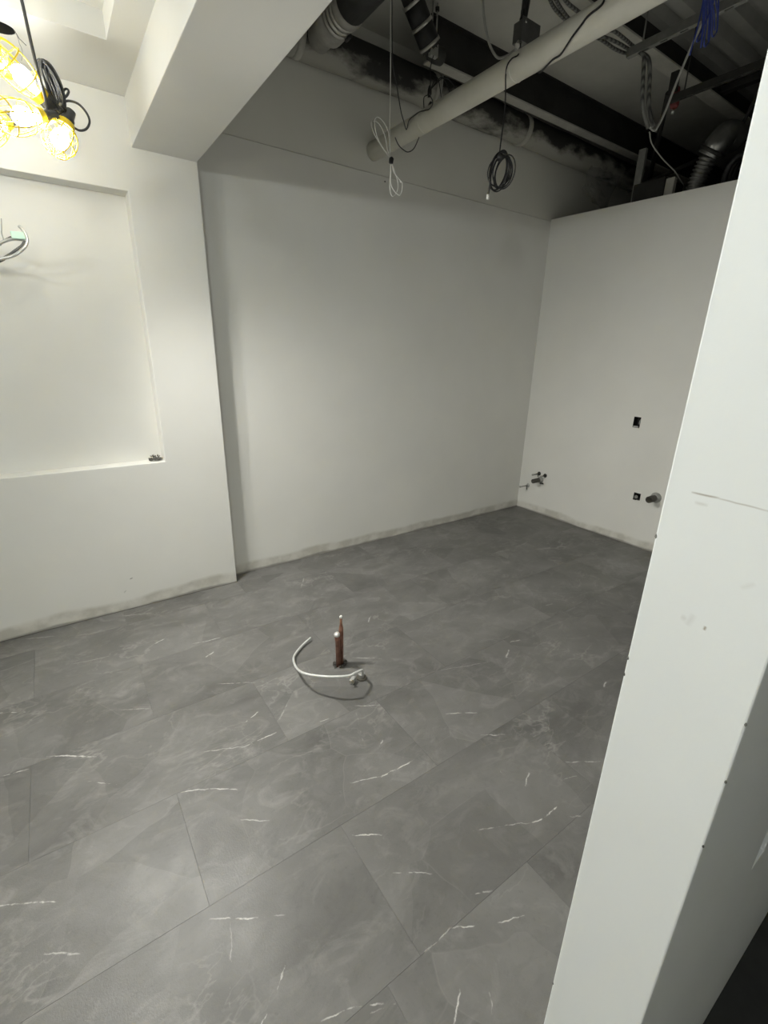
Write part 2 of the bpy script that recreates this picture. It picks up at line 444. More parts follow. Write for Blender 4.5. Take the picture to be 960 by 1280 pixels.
M['debris'] = two_tone('crumpled_dark_scrap', (0.03, 0.03, 0.028), (0.19, 0.185, 0.16), 120, .4, .6, 0.5, 0.3)
M['tape'] = simple('pale_green_tape', (0.56, 0.78, 0.66), 0.5, var=.03)
M['film'] = None
t = NT('plastic_film'); t.b.inputs['Base Color'].default_value = (.5, .5, .48, 1); t.b.inputs['Roughness'].default_value = .25; t.b.inputs['Alpha'].default_value = .28
nz = t.noise(t.pos(), 12); t.bump(nz.outputs[0], .5, .01); M['film'] = t.m
def emit(name, col, s):
    t = NT(name); t.b.inputs['Base Color'].default_value = (.9, .9, .88, 1)
    t.b.inputs['Emission Color'].default_value = (*col, 1); t.b.inputs['Emission Strength'].default_value = s
    return t.m
M['bulb'] = emit('frosted_bulb', (0.94, 0.98, 1.0), DOME_L1)
M['bulb_fill'] = emit('fill_bulb_neutral', (0.97, 1.0, 0.98), FILL_L3)
M['bulb_over'] = emit('frosted_bulb_cool', (0.93, 1.0, 1.0), BULB_L2)

# ------------------------------------------------------------------ room shell
XW, XR, YS, YL, YB, YP0, YP1 = -2.7, 4.051, -2.5, 3.074, 3.187, 0.083, 0.194
ZC, ZB, ZD = 2.775, 2.566, 3.54          # left ceiling, underside of beam, slab
XB0, XB1, XP = 0.535, 0.857, 0.463       # beam sides, free end of the near partition

# floor with its tiles (half-bond, 457 x 914)
floor = struct('floor', box_bm((XW, YS, -0.10), (6.6, YB+.15, -0.004)), M['subfloor'], 'grey marbled tile floor of the room', 'floor')
TW, TH, GAP = 0.914, 0.457, 0.0005
def tile_mesh(w, h):
    bm = box_bm((-w/2+GAP/2, -h/2+GAP/2, -0.004), (w/2-GAP/2, h/2-GAP/2, 0.0), 0.0003)
    me = bpy.data.meshes.new('floor_tile'); bmesh.ops.recalc_face_normals(bm, faces=bm.faces[:]); bm.to_mesh(me); bm.free(); me.materials.append(M['tile']); return me
cache = {}
def lay(x0, x1, y0, y1):
    w, h = round(x1-x0, 4), round(y1-y0, 4)
    if w < .02 or h < .02: return
    if (w, h) not in cache: cache[(w, h)] = tile_mesh(w, h)
    o = bpy.data.objects.new('floor_tile', cache[(w, h)]); COL.objects.link(o)
    fl = world_loc(floor)
    o.parent = floor; o.location = Vector(((x0+x1)/2, (y0+y1)/2, 0))-fl
    # the white veins printed on this tile
    mine = []
    for A, B, w_, i_ in V:
        m_ = .03
        if max(A.x, B.x) > x0-m_ and min(A.x, B.x) < x1+m_ and max(A.y, B.y) > y0-m_ and min(A.y, B.y) < y1+m_: mine.append((A, B, w_, i_))
    if mine:
        o.material_slots[0].link = 'OBJECT'; o.material_slots[0].material = floor_tile_mat(mine)
for k in range(-8, 6):
    y0, y1 = 1.055+k*TH, 1.055+(k+1)*TH
    off = 0.12 if k % 2 == 0 else 0.577
    for n in range(-5, 6):
        x0, x1 = off+n*TW, off+(n+1)*TW
        a, b, c, d = max(x0, XW), min(x1, XR), max(y0, YS), min(y1, YB)
        if b <= a or d <= c: continue
        if a >= XP and d <= YP1: continue                       # under or beyond the partition
        if c < YP1 and b > XP:
            if c < YP1 < d: lay(max(a, XP), b, YP1, d)
            if a < XP: lay(a, XP, c, d)
            continue
        if c < YL < d and a < XB1:                               # cut along the foot of the niche wall
            lay(a, min(b, XB1), c, YL)
            if b > XB1: lay(XB1, b, c, d)
            continue
        if c >= YL and b <= XB1: continue
        if c >= YL and a < XB1: a = XB1
        lay(a, b, c, d)
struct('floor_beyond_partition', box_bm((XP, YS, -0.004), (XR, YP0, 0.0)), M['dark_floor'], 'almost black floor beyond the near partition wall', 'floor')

# back wall (also the back of the niche), upper band set back behind a joint
struct('wall_back', box_bm((XW, YB, 0), (6.5, YB+.12, ZC-.002)), M['paint'], 'long painted back wall', 'wall')
struct('wall_back_upper', box_bm((XB1-.1, YB+.006, ZC+.002), (6.5, YB+.12, ZD+.2)), M['plaster_upper'], 'bare drywall band of the back wall above the joint line', 'wall')

# niche wall
NX0, NX1, NZ0, NZ1 = -1.25, 0.491, 0.936, 2.367
bm = panel_bm([XW, NX0, NX1, XB1], [0, NZ0, NZ1, ZC], [(NX0, NX1, NZ0, NZ1)], YL, YB, lambda u, v, d: (u, d, v))
bevel_all(bm, .003)
nm = [(at(162, 724, Y=YL), at(166, 722, Y=YL), .004, .9), (at(155, 741, Y=YL), at(158, 738, Y=YL), .004, .5)]
struct('wall_left', bm, paint('niche_wall_paint', marks=nm, markcol=(.05, .05, .05)), 'white wall with the shallow recessed niche', 'wall')

# right wall with its openings; its top runs slightly down toward the camera
def rt(y): return 2.79-0.0236*(YB-y)
HOLE_A = at(796, 528, X=XR); HOLE_B = at(796, 621, X=XR)
ha = (HOLE_A.y-.030, HOLE_A.y+.030, HOLE_A.z-.046, HOLE_A.z+.046)
hb = (HOLE_B.y-.030, HOLE_B.y+.030, HOLE_B.z-.028, HOLE_B.z+.034)
def wr(u, v, d): return (d, u, v if v < 2.6 else rt(u))
bm = panel_bm([YS, ha[0], ha[1], hb[0], hb[1], 1.7, YB], [0, ha[2], ha[3], hb[2], hb[3], 2.7], [ha, hb], XR, XR+.12, wr)
struct('wall_right', bm, paint('right_wall_paint', base_h=.07), 'painted end wall stopping short of the slab', 'wall')

# near partition, seen end-on
pm = [(at(864, 615, X=XP), at(900, 623, X=XP), .0013, .9), (at(890, 621, X=XP), at(965, 640, X=XP), .0011, .55),
      (at(880, 788, X=XP), at(882, 783, X=XP), .0016, 1.0), (at(851, 770, X=XP), at(858, 775, X=XP), .004, .18), (at(858, 782, X=XP), at(868, 768, X=XP), .004, .15),
      (at(868, 628, X=XP), at(885, 632, X=XP), .0022, .25), (at(925, 735, X=XP), at(945, 730, X=XP), .003, .12)]
pbox = at(939, 1088, Y=YP0)
bm = panel_bm([XP, pbox.x, pbox.x+.06, XR], [0, pbox.z, pbox.z+.10, ZB], [(pbox.x, pbox.x+.06, pbox.z, pbox.z+.10)], YP0, YP1, lambda u, v, d: (u, d, v))
bevel_all(bm, .0018)
part_wall = struct('wall_partition', bm, paint('partition_paint', (0.80, 0.81, 0.795), base=False, marks=pm, markcol=(.30, .25, .18), wob=.0012), 'white partition wall end close on the right', 'wall')
# chips knocked out of the plaster edges
def chip_at(c, s):
    bm = bmesh.new()
    add_lathe(bm, [(-s*1.6, s*.2), (-s*.5, s*.9), (s*.6, s*.7), (s*1.8, s*.15)], c, (0.1, .1, 1), 6, True)
    obj('plaster_chip', bm, M['debris'], part_wall, 'dark chip in the plaster edge')
for (x, y) in ((822, 671), (784, 822), (779, 842), (690, 1228)): chip_at(Vector((XP+.0008, YP1-.0008, at(x, y, X=XP).z)), .0016)
for (x, y) in ((877, 1057), (904, 976), (930, 905)): chip_at(Vector((XP+.0006, YP0+.0006, at(x, y, X=XP).z)), .0013)
# back of the box opening in the partition
obj('outlet_box', box_bm((pbox.x-.006, YP0+.03, pbox.z-.006), (pbox.x+.066, YP0+.034, pbox.z+.106)), M['galv'], part_wall, 'back plate of the empty outlet opening')

# enclosing walls outside the frame
struct('wall_west', box_bm((XW-.12, YS, 0), (XW, YB+.12, ZC+.15)), M['paint'])
struct('wall_south', box_bm((XW-.12, YS-.12, 0), (6.6, YS, ZD+.1)), M['paint'])
struct('wall_plenum_end', box_bm((6.5, YS, 0), (6.6, YB+.12, ZD+.1)), M['black_steel'])
struct('ceiling_neighbour_room', box_bm((XR+.12, YS, 2.55), (6.5, YB, 2.60)), M['black_steel'])

# left ceiling with tray recess and a lamp cut-out
TX0, TX1, TY0, TY1, ZT = -1.6, 0.415, 0.2, 2.617, 2.868
CX, CY_, CR = 0.068, 2.786, 0.050
xs = [XW, TX0, CX-.08, CX+.08, TX1, XB0]; ys = [YS, TY0, TY1, CY_-.08, CY_+.08, YB]
bm = panel_bm(xs, ys, [(TX0, TX1, TY0, TY1), (CX-.08, CX+.08, CY_-.08, CY_+.08)], ZC, ZC+.013, lambda u, v, d: (u, v, d))
# square-to-circle collar around the cut-out
ring_in, ring_out, ring_up = [], [], []
for k in range(32):
    a = 2*math.pi*k/32; c_, s_ = math.cos(a), math.sin(a); m_ = .08/max(abs(c_), abs(s_))
    ring_out.append(bm.verts.new((CX+c_*m_, CY_+s_*m_, ZC))); ring_in.append(bm.verts.new((CX+c_*CR, CY_+s_*CR, ZC))); ring_up.append(bm.verts.new((CX+c_*CR, CY_+s_*CR, ZC+.013)))
for k in range(32):
    j = (k+1) % 32
    bm.faces.new((ring_out[k], ring_out[j], ring_in[j], ring_in[k])); bm.faces.new((ring_in[k], ring_in[j], ring_up[j], ring_up[k]))
# tray sides and lid
add_box(bm, (TX0-.013, TY0-.013, ZC+.013), (TX0, TY1+.013, ZT)); add_box(bm, (TX1, TY0-.013, ZC+.013), (TX1+.013, TY1+.013, ZT))
add_box(bm, (TX0, TY0-.013, ZC+.013), (TX1, TY0, ZT)); add_box(bm, (TX0, TY1, ZC+.013), (TX1, TY1+.013, ZT))
add_box(bm, (TX0-.013, TY0-.013, ZT), (TX1+.013, TY1+.013, ZT+.013))
ceil = struct('ceiling', bm, M['paint_plain'], 'white ceiling with a raised tray above the niche wall', 'ceiling')
# can above the cut-out
bm = bmesh.new()
seg = 24; prev = None
for h, r in ((ZC+.004, CR-.001), (ZC+.16, CR-.001), (ZC+.16, .0005)):
    ring = [bm.verts.new((CX+math.cos(2*math.pi*k/seg)*r, CY_+math.sin(2*math.pi*k/seg)*r, h)) for k in range(seg)]
    if prev:
        for k in range(seg): bm.faces.new((prev[k], prev[(k+1) % seg], ring[(k+1) % seg], ring[k]))
    prev = ring
obj('lamp_cutout', bm, M['hole'], ceil, 'black round cut-out for a recessed lamp')

# dropped beam
bm = bmesh.new(); add_box(bm, (XB0, YS, ZB), (XB1, YB+.006, ZD+.05)); bevel_all(bm, .003)
struct('ceiling_beam', bm, M['paint_plain'], 'broad white boxed beam crossing overhead', 'beam')

# ------------------------------------------------------------------ structure above the open ceiling
struct('ceiling_slab', box_bm((XB1, 2.19, ZD), (6.5, YB+.12, ZD+.1)), M['slab'], 'flat grey slab underside', 'ceiling')
bm = bmesh.new(); prof = []; y = YS
while y < 2.06:
    prof += [(y, ZD+.075), (y+.05, ZD+.075), (y+.07, ZD+.02), (y+.13, ZD+.02), (y+.15, ZD+.075)]; y += .15
for (a, b) in zip(prof, prof[1:]):
    if abs(a[0]-b[0])+abs(a[1]-b[1]) < 1e-6: continue
    vv = [bm.verts.new(p_) for p_ in ((XB1, *a), (6.5, *a), (6.5, *b), (XB1, *b))]; bm.faces.new(vv)
bmesh.ops.remove_doubles(bm, verts=bm.verts[:], dist=1e-5)
bmesh.ops.solidify(bm, geom=bm.faces[:], thickness=-.012)
struct('ceiling_deck', bm, M['corrugated'], 'ribbed metal deck beyond the black joist', 'ceiling')

def ibeam(name, y, z0, z1, w, x0, x1, label):
    T = thing(name, label, 'beam', (x0, y, z0)); T['kind'] = 'structure'
    obj('web', box_bm((x0, y-.006, z0+.012), (x1, y+.006, z1-.012)), M['black_steel'], T)
    obj('upper_flange', box_bm((x0, y-w/2, z1-.012), (x1, y+w/2, z1)), M['black_steel'], T)
    obj('lower_flange', box_bm((x0, y-w/2, z0), (x1, y+w/2, z0+.012), .002), M['flange'], T)
    return T
B1 = ibeam('steel_beam', 2.86, 3.315, ZD, .075, 2.26, 6.5, 'black steel beam with pale lower flange near the back wall')
B2 = ibeam('steel_joist', 2.13, 3.42, ZD+.075, .10, XB1+.02, 6.5, 'black steel joist between the slab and the ribbed deck')

# sooty lagged pipe along the back wall
T = thing('lagged_pipe', 'fat grey pipe blotched with soot running along the back wall top', 'pipe', (2.5, 3.06, 3.19))
def yz(x): return Vector((x, 3.065, 3.29-.012*max(0, x-3.2)))
pl = [yz(1.0+.1*k) for k in range(42)]
obj('lagging', tube_bm(pl, [.098*(1+.03*math.sin(5*p_.x)+.02*math.sin(13*p_.x)) for p_ in pl], 18), M['stained'], T)
for x in (1.47, 2.46, 3.4): obj('joint_band', lathe_bm([(-.02, .100), (-.018, .106), (.018, .106), (.02, .100)], yz(x), (1, 0, 0), 18), M['flange'], T)
bm = bmesh.new(); add_tube(bm, smooth([(2.47, 2.955, 3.54), (2.47, 2.955, 3.3), (2.47, 3.0, 3.195), (2.47, 3.08, 3.178), (2.47, 3.16, 3.2)], 5), .006, 6); obj('hanger_strap', bm, M['galv'], T)
# film drooping from the far end
bm = bmesh.new(); rows = []
for i in range(9):
    r_ = []
    for j in range(7):
        x = 4.25+.055*i; z = 3.2-.05*j*(0.55+.45*i/8); yv = 2.98+.02*math.sin(i*2.1+j)+.012*j
        r_.append(bm.verts.new((x, yv, z)))
    rows.append(r_)
for a, b in zip(rows, rows[1:]):
    for j in range(6): f = bm.faces.new((a[j], a[j+1], b[j+1], b[j])); f.smooth = True
bmesh.ops.solidify(bm, geom=bm.faces[:], thickness=.0015)
tag(obj('plastic_film', bm, M['film']), 'torn clear film drooping from the lagged pipe in the far corner', 'film')

# cream pipe running out of the back wall
CPX, CPZ, CPR = 2.085, 2.905, 0.056
def oncyl(px, py, gap=.0045):
    """point on the near side of the cream pipe"""
    d = ray(px, py); R2 = (CPR+gap)**2; ox, oz = CAM.x-CPX, CAM.z-CPZ
    A = d.x**2+d.z**2; B = 2*(ox*d.x+oz*d.z); C_ = ox*ox+oz*oz-R2; D = B*B-4*A*C_
    t_ = -B/(2*A) if D < 0 else (-B-math.sqrt(D))/(2*A)
    return CAM+d*t_
T = thing('sprinkler_main', 'cream painted pipe coming straight out of the back wall', 'pipe', (CPX, 1.7, CPZ-CPR))
bm = bmesh.new(); add_lathe(bm, [(-1.2, CPR), (3.16, CPR)], (CPX, YB+.03-3.16+.0, CPZ), (0, 1, 0), 24); obj('pipe', bm, M['cream'], T)
for y in (2.64, 1.95): obj('pipe_seam', lathe_bm([(-.004, CPR+.0006), (-.003, CPR+.0018), (.003, CPR+.0018), (.004, CPR+.0006)], (CPX, y, CPZ), (0, 1, 0), 24), M['cream'], T)
bm = bmesh.new()
ringpts = []
for k in range(28):
    a = 2*math.pi*k/28; rr = CPR+.002+.002*math.sin(3*a+1)+.001*math.sin(7*a)
    ringpts.append(Vector((CPX+math.cos(a)*rr, YB+.004, CPZ+math.sin(a)*rr)))
add_tube(bm, ringpts, .003, 6, True); obj('sealant_collar', bm, M['plaster_upper'], T)
obj('screw_head', lathe_bm([(0, .007), (.004, .007), (.007, .003)], at(477, 194, Y=YB+.004), (0, -1, 0), 10), M['dark_metal'], T)
obj('screw_head', lathe_bm([(0, .005), (.003, .005), (.005, .002)], at(481, 227, Y=YB), (0, -1, 0), 10), M['dark_metal'], T)

# cast iron waste pipe with banded couplings
AX, AZ, AR = 1.535, 3.235, 0.078
T = thing('waste_pipe', 'thick black waste pipe with banded steel coupling beside the boxed beam', 'pipe', (AX, 1.8, AZ-AR))
bm = bmesh.new(); add_lathe(bm, [(0, AR), (2.2-.4, AR)], (AX, .4, AZ), (0, 1, 0), 24); obj('pipe', bm, M['cast_iron'], T)
obj('hub', lathe_bm([(0, AR), (.006, AR+.014), (.06, AR+.014), (.066, AR)], (AX, 2.11, AZ), (0, 1, 0), 24), M['coupling_grey'], T)
sl = obj('rubber_sleeve', lathe_bm([(0, AR+.002), (.006, AR+.010), (.385, AR+.010), (.39, AR+.002)], (AX, 2.18, AZ), (0, 1, 0), 24), M['rubber'], T)
obj('grey_ring', lathe_bm([(0, AR+.002), (.005, AR+.013), (.05, AR+.013), (.055, AR+.002)], (AX, 2.565, AZ), (0, 1, 0), 24), M['coupling_grey'], T)
obj('coupling_liner', lathe_bm([(0, AR), (.10, AR)], (AX, 2.62, AZ), (0, 1, 0), 24), M['rubber'], T)
for y in (2.637, 2.668, 2.70): obj('clamp_band', lathe_bm([(-.009, AR), (-.008, AR+.009), (.008, AR+.009), (.009, AR)], (AX, y, AZ), (0, 1, 0), 24), M['band'], T)
obj('clamp_screw', lathe_bm([(0, .009), (.05, .009)], (AX+.045, 2.645, AZ-AR-.006), (0, 1, 0), 8), M['rubber'], T)
obj('end_hub', lathe_bm([(0, AR-.01), (.004, AR+.010), (.08, AR+.010), (.12, AR-.012), (.20, AR-.012)], (AX, 2.715, AZ), (0, 1, 0), 24), M['coupling_grey'], T)
obj('cleanout_plug', lathe_bm([(0, .05), (.03, .05), (.035, .03), (.06, .03)], (AX-.10, 2.50, AZ+.03), (-.6, -.1, .4), 16), M['coupling_grey'], T)

# slanted drain with three bands, carried by a clevis
a, b = at(510, -14, Z=3.54), at(541, 66, Y=2.78); ax = (b-a).normalized(); Lb = (b-a).length; R_ = .056
T = thing('slanted_drain', 'black slanted drain pipe with silver bands dropping from the slab', 'pipe', b)
obj('pipe', lathe_bm([(0, R_), (Lb-.02, R_)], a, ax, 20), M['cast_iron'], T)
for f0, f1 in ((.22, .52), (.56, .86)):
    sl = obj('rubber_sleeve', lathe_bm([(f0*Lb, R_+.001), (f0*Lb+.004, R_+.006), (f1*Lb-.004, R_+.006), (f1*Lb, R_+.001)], a, ax, 20), M['rubber'], T)
for f0 in (.20, .54, .86): obj('clamp_band', lathe_bm([(f0*Lb-.009, R_+.004), (f0*Lb-.008, R_+.010), (f0*Lb+.008, R_+.010), (f0*Lb+.009, R_+.004)], a, ax, 20), M['band'], sl)
obj('elbow', tube_bm(smooth([b-ax*.05, b-ax*.01, b+ax*.005+Vector((.02, .005, .005)), b+ax*.005+Vector((.07, .01, .01))], 5), R_*.8, 18), M['cast_iron'], T)

# twin hanger rods with bracket
c0 = at(541, 62, Y=2.75)
T = thing('rod_hanger', 'twin thin hanger rods with small square bracket', 'hanger', c0)
for dx in (-.012, .022): obj('rod', tube_bm([(c0.x+dx, 2.75, c0.z), (c0.x+dx, 2.75, ZD)], .0045, 6), M['galv'], T)
obj('bracket', box_bm((c0.x-.022, 2.735, c0.z-.035), (c0.x+.032, 2.765, c0.z+.03), .003), M['galv'], T)
for dz in (.05, .185): obj('nut', lathe_bm([(0, .013), (.016, .013)], (c0.x+.022, 2.75, c0.z+dz), (0, 0, 1), 6, True), M['dark_metal'], T)

# junction box with conduits
Yj = 2.10; jb0, jb1 = at(648, 26, Y=Yj), at(667, 62, Y=Yj)
T = thing('junction_box', 'small grey steel junction box hanging above the cream pipe', 'box', ((jb0.x+jb1.x)/2, Yj, jb1.z))
obj('box', box_bm((jb0.x, Yj-.03, jb1.z-.01), (jb1.x-.01, Yj+.03, jb0.z), .004), M['box_grey'], T)
obj('cover_plate', box_bm((jb0.x-.006, Yj-.035, jb1.z-.016), (jb1.x-.004, Yj-.030, jb0.z+.006), .001), M['box_grey'], T)
obj('screw_head', lathe_bm([(0, .008), (.004, .008), (.006, .003)], (jb0.x+.016, Yj-.035, jb0.z-.012), (0, -1, 0), 10), M['chrome'], T)
obj('connector', lathe_bm([(0, .016), (.02, .016), (.022, .013), (.05, .013)], (jb0.x+.03, Yj, jb0.z), (0, 0, 1), 12), M['dark_metal'], T)
obj('connector', lathe_bm([(0, .014), (.03, .012)], (jb0.x+.015, Yj-.01, jb1.z-.006), (-.5, 0, -.6), 12), M['band'], T)
for dx, bend in ((.022, .0), (.036, .01), (.052, .03)):
    p0 = Vector((jb0.x+dx, Yj, jb0.z+.03)); bm = tube_bm(smooth([p0, p0+Vector((.002+bend*.3, 0, .08)), p0+Vector((bend, .01, .20)), Vector((p0.x+bend*1.4, Yj+.02, ZD))], 6), .0075, 8)
    obj('riser_cable', bm, M['dark_grey_cable'], T)
pts = [at(x, y, Y=Yj+.05) for x, y in ((606, -60), (604, -20), (604, 10), (607, 35), (613, 58), (622, 72), (633, 70), (643, 63))]+[Vector((jb0.x+.012, Yj, jb1.z-.01))]
tag(obj('drop_conduit', tube_bm(smooth(pts, 6), .006, 8), M['grey_cable']), 'grey cable looping down into the junction box', 'cable')

# black cable crossing the cream pipe
pts = [Vector((CPX+.03, 1.30, ZD)), Vector((CPX-.01, 1.36, 3.2)), oncyl(770, -30), oncyl(757, -6), oncyl(752, 6), oncyl(735, 20), oncyl(726, 32), oncyl(716, 45), oncyl(707, 59), oncyl(700, 69), oncyl(690, 75.5), Vector((CPX+.03, 1.83, CPZ-CPR+.002)), Vector((CPX+.065, 1.87, CPZ)), Vector((CPX+.05, 1.9, CPZ+.05))]
tag(obj('pipe_lashing', tube_bm(smooth(pts, 6), .004, 6), M['black_cable']), 'thin black cable slung diagonally across the cream pipe', 'cable')

# hanging coil of black cable
Yc = 1.93
T = thing('cable_coil', 'coil of black cable hanging below the cream pipe, white plug at its end', 'cable', at(610, 250, Y=Yc))
pts = [Vector((jb0.x+.01, Yj-.02, jb1.z-.02)), oncyl(648, 68), oncyl(640, 73), oncyl(634, 82), oncyl(632, 95), at(632, 112, Y=Yc), at(631, 140, Y=Yc), at(627, 170, Y=Yc), at(624, 194, Y=Yc)]
obj('drop_cable', tube_bm(smooth(pts, 6), .0032, 6), M['black_cable'], T)
u0 = Vector((.82, -.57, 0)).normalized()
cc = at(626, 214, Y=Yc)
for k in range(9):
    an = random.uniform(-.6, .7); tilt = .30+random.uniform(-.22, .22); dr = random.uniform(-.014, .010)
    u = Vector((math.cos(an-.61), math.sin(an-.61), 0)); w = Vector((0, 0, 1))
    e1 = (w*math.cos(tilt)+u*math.sin(tilt)); e2 = (u*math.cos(tilt)-w*math.sin(tilt))
    c1 = cc+u*random.uniform(-.014, .030)+w*random.uniform(-.008, .004)
    obj('cable_turn', tube_bm(smooth(torus_pts(c1, e2, e1, random.uniform(.030, .060), .078+dr, 14), 3, True), .0032, 6, True), M['black_cable'], T)
obj('tie', lathe_bm([(-.012, .013), (0, .017), (.014, .012)], at(625, 197, Y=Yc-.01), (0.3, 0, 1), 10), M['rubber'], T)
e = at(612, 234, Y=Yc); g_ = at(610, 243, Y=Yc)
obj('tail', tube_bm([e+Vector((.004, 0, .02)), g_], .0055, 8), M['dark_grey_cable'], T)
obj('plug', tube_bm([g_, at(609.5, 249, Y=Yc)], .007, 8), M['white_cable'], T)

# looped white cable
Yw = 2.5
def W(x, y, d=0.0): return at(440+x/8, 120+y/8, Y=Yw+d)
T = thing('white_cable_hank', 'white cable tied in a figure eight hanging from above', 'cable', W(410, 1000))
obj('drop_cable', tube_bm(smooth([Vector((W(385, 0).x-.005, Yw, ZD+.02)), W(388, -960), W(386, -400), W(383, 0), W(378, 330), W(383, 620)], 6), .0028, 6), M['white_cable'], T)
for pts in ([W(383, 620), W(372, 420, -.01), W(350, 320, -.02), W(300, 240, -.025), W(250, 212, -.02), W(228, 260, -.01), W(250, 400, 0), W(310, 520, .005), W(375, 610)],
            [W(380, 625), W(350, 500, .02), W(320, 370, .03), W(270, 275, .035), W(225, 245, .03), W(195, 262, .02), W(205, 330, .015), W(250, 430, .01), W(370, 610)]):
    obj('upper_loop', tube_bm(smooth(pts, 6), .0028, 6), M['white_cable'], T)
for pts in ([W(390, 660), W(386, 760, .01), W(378, 900, .015), W(390, 980, .02), W(415, 1003, .02), W(450, 960, .015), W(462, 880, .01), W(440, 790), W(400, 670)],
            [W(398, 665), W(420, 760, -.015), W(480, 840, -.02), W(503, 880, -.025), W(500, 950, -.02), W(478, 990, -.02), W(440, 970, -.01), W(400, 910), W(388, 850), W(389, 700)]):
    obj('lower_loop', tube_bm(smooth(pts, 6), .0028, 6), M['white_cable'], T)
obj('cable_end', tube_bm([W(480, 852, -.02), W(510, 868, -.025)], .005, 8), M['white_cable'], T)
obj('tie', lathe_bm([(-.016, .008), (-.012, .012), (.010, .013), (.016, .007)], W(392, 645), (0.15, 0, 1), 10, True), M['rubber'], T)

# thin black wire hooked on the cream pipe
Yt = 2.74
pts = [Vector((at(489, 0, Y=Yt).x-.06, Yt, ZD)), at(489, -20, Y=Yt), at(490, 40, Y=Yt), at(491, 80, Y=Yt), at(496, 108, Y=Yt), at(501, 138, Y=Yt-.02), at(504.5, 151, Y=Yt-.04), oncyl(508, 162, .012), oncyl(511, 151, .008), oncyl(517, 145), oncyl(524, 140), oncyl(531, 138), oncyl(537, 136), at(541, 128, Y=2.45), at(537, 118, Y=2.5)]
tag(obj('slack_wire', tube_bm(smooth(pts, 6), .003, 6), M['dark_grey_cable']), 'thin dark wire dipping to a sharp point at the cream pipe', 'wire')
pts = [at(521, 152, Y=2.75), at(524, 168, Y=2.72), at(522, 176, Y=2.70), at(517, 186, Y=2.68), at(510, 190, Y=2.68), at(504, 187, Y=2.70), at(498, 181, Y=2.74), at(494, 172, Y=2.80)]
tag(obj('slung_wire', tube_bm(smooth(pts, 6), .003, 6), M['dark_grey_cable']), 'short dark wire sagging below the cream pipe by the white cable', 'wire')
T = thing('wire_hank', 'small hank of black wire hanging from the rod hanger', 'wire', at(537, 122, Y=2.66))
obj('drop_wire', tube_bm(smooth([c0+Vector((0, -.01, -.03)), at(538, 85, Y=2.68), at(538, 105, Y=2.66), at(535, 122, Y=2.66)], 5), .003, 6), M['black_cable'], T)
for (x, yb, dd) in ((551, 126, 0), (563, 126, -.02), (569, 118, -.04), (530, 130, .02)):
    p0 = at(538, 112, Y=2.66); m_ = at((538+x)/2+2, 97 if x > 538 else 118, Y=2.66+dd/2); e_ = at(x, yb-8, Y=2.66+dd); q_ = at(x, yb+6, Y=2.66+dd)
    obj('wire_turn', tube_bm(smooth([p0, m_, e_, q_], 6), .0028, 6), M['black_cable'], T)
obj('knot', lathe_bm([(-.025, .006), (-.01, .013), (.012, .012), (.03, .006)], at(537, 115, Y=2.66), (0, 0, 1), 8, True), M['rubber'], T)
obj('knot', lathe_bm([(-.015, .006), (0, .014), (.015, .006)], at(538, 131, Y=2.66), (0.2, 0, 1), 8, True), M['rubber'], T)

# slotted strut channels across the open ceiling
def strut(x, z, y0, y1, mat, label):
    T = thing('strut_channel', label, 'channel', (x, y0, z), 'strut channels')
    obj('side_wall', box_bm((x-.014, y0, z), (x-.0115, y1, z+.041)), mat, T); obj('side_wall', box_bm((x+.0115, y0, z), (x+.014, y1, z+.041)), mat, T)
    n = int((y1-y0)/.1); us = [y0]; holes = []
    for k in range(n): us += [y0+.1*k+.03, y0+.1*k+.07]; holes.append((y0+.1*k+.03, y0+.1*k+.07, x-.005, x+.005))
    us.append(y1)
    obj('slotted_base', panel_bm(us, [x-.0115, x-.005, x+.005, x+.0115], holes, z, z+.0025, lambda u, v, d: (v, u, d)), mat, T)
    for y in (y0+.12, y1-.08): obj('hanger_rod', tube_bm([(x, y, z), (x, y, ZD+.08)], .005, 6), mat, T)
    return T
strut(2.97, 3.19, .9, 1.95, simple('dull_strut_steel', (0.21, 0.21, 0.195), 0.5, 0.2), 'pale slotted steel channel carrying the looped cables')
s2 = strut(3.64, 3.18, .9, 2.03, M['dark_metal'], 'dark steel channel with the red fitting at its end')
rp = at(844, 122, Y=2.05)
T = thing('red_fitting', 'small red fitting at the end of the dark channel', 'fitting', rp-Vector((0, 0, .07)))
obj('body', lathe_bm([(-.06, .018), (-.05, .026), (.0, .030), (.05, .024), (.06, .016)], rp, (0, .1, 1), 12), M['red'], T)
obj('flange', box_bm((rp.x-.05, rp.y-.02, rp.z+.02), (rp.x-.02, rp.y+.03, rp.z+.13), .003), M['black_steel'], T)
obj('tip', lathe_bm([(0, .012), (.03, .008)], rp-Vector((0, 0, .06)), (0, 0, -1), 10), M['chrome'], T)

# armoured cables swagged to the channel, then dropping
knot = at(800, 65, X=2.97)
for i, pts in enumerate(([(680, -20), (690, 5), (700, 18), (714, 30), (735, 42), (752, 50), (770, 62), (785, 67)], [(696, -18), (708, 2), (722, 14), (735, 24), (750, 40), (765, 38), (780, 48), (792, 58)], [(684, -22), (696, 2), (708, 20), (722, 34), (738, 43), (757, 47), (775, 55), (788, 62)])):
    P_ = [at(x, y, Z=3.24) for x, y in pts]+[knot+Vector((0, 0, .01*i))]
    P_ = [Vector((p_.x, p_.y, p_.z)) for p_ in P_]
    tag(obj('armoured_cable', tube_bm(smooth(P_, 6), .0085, 8), M['armoured']),
        ['lowest of three armoured cables swagged behind the cream pipe', 'topmost of three armoured cables swagged behind the cream pipe', 'middle of three armoured cables swagged behind the cream pipe'][i], 'cable', 'swagged armoured cables')
def K(x, y, Y=1.86): return at(x, y, Y=Y)
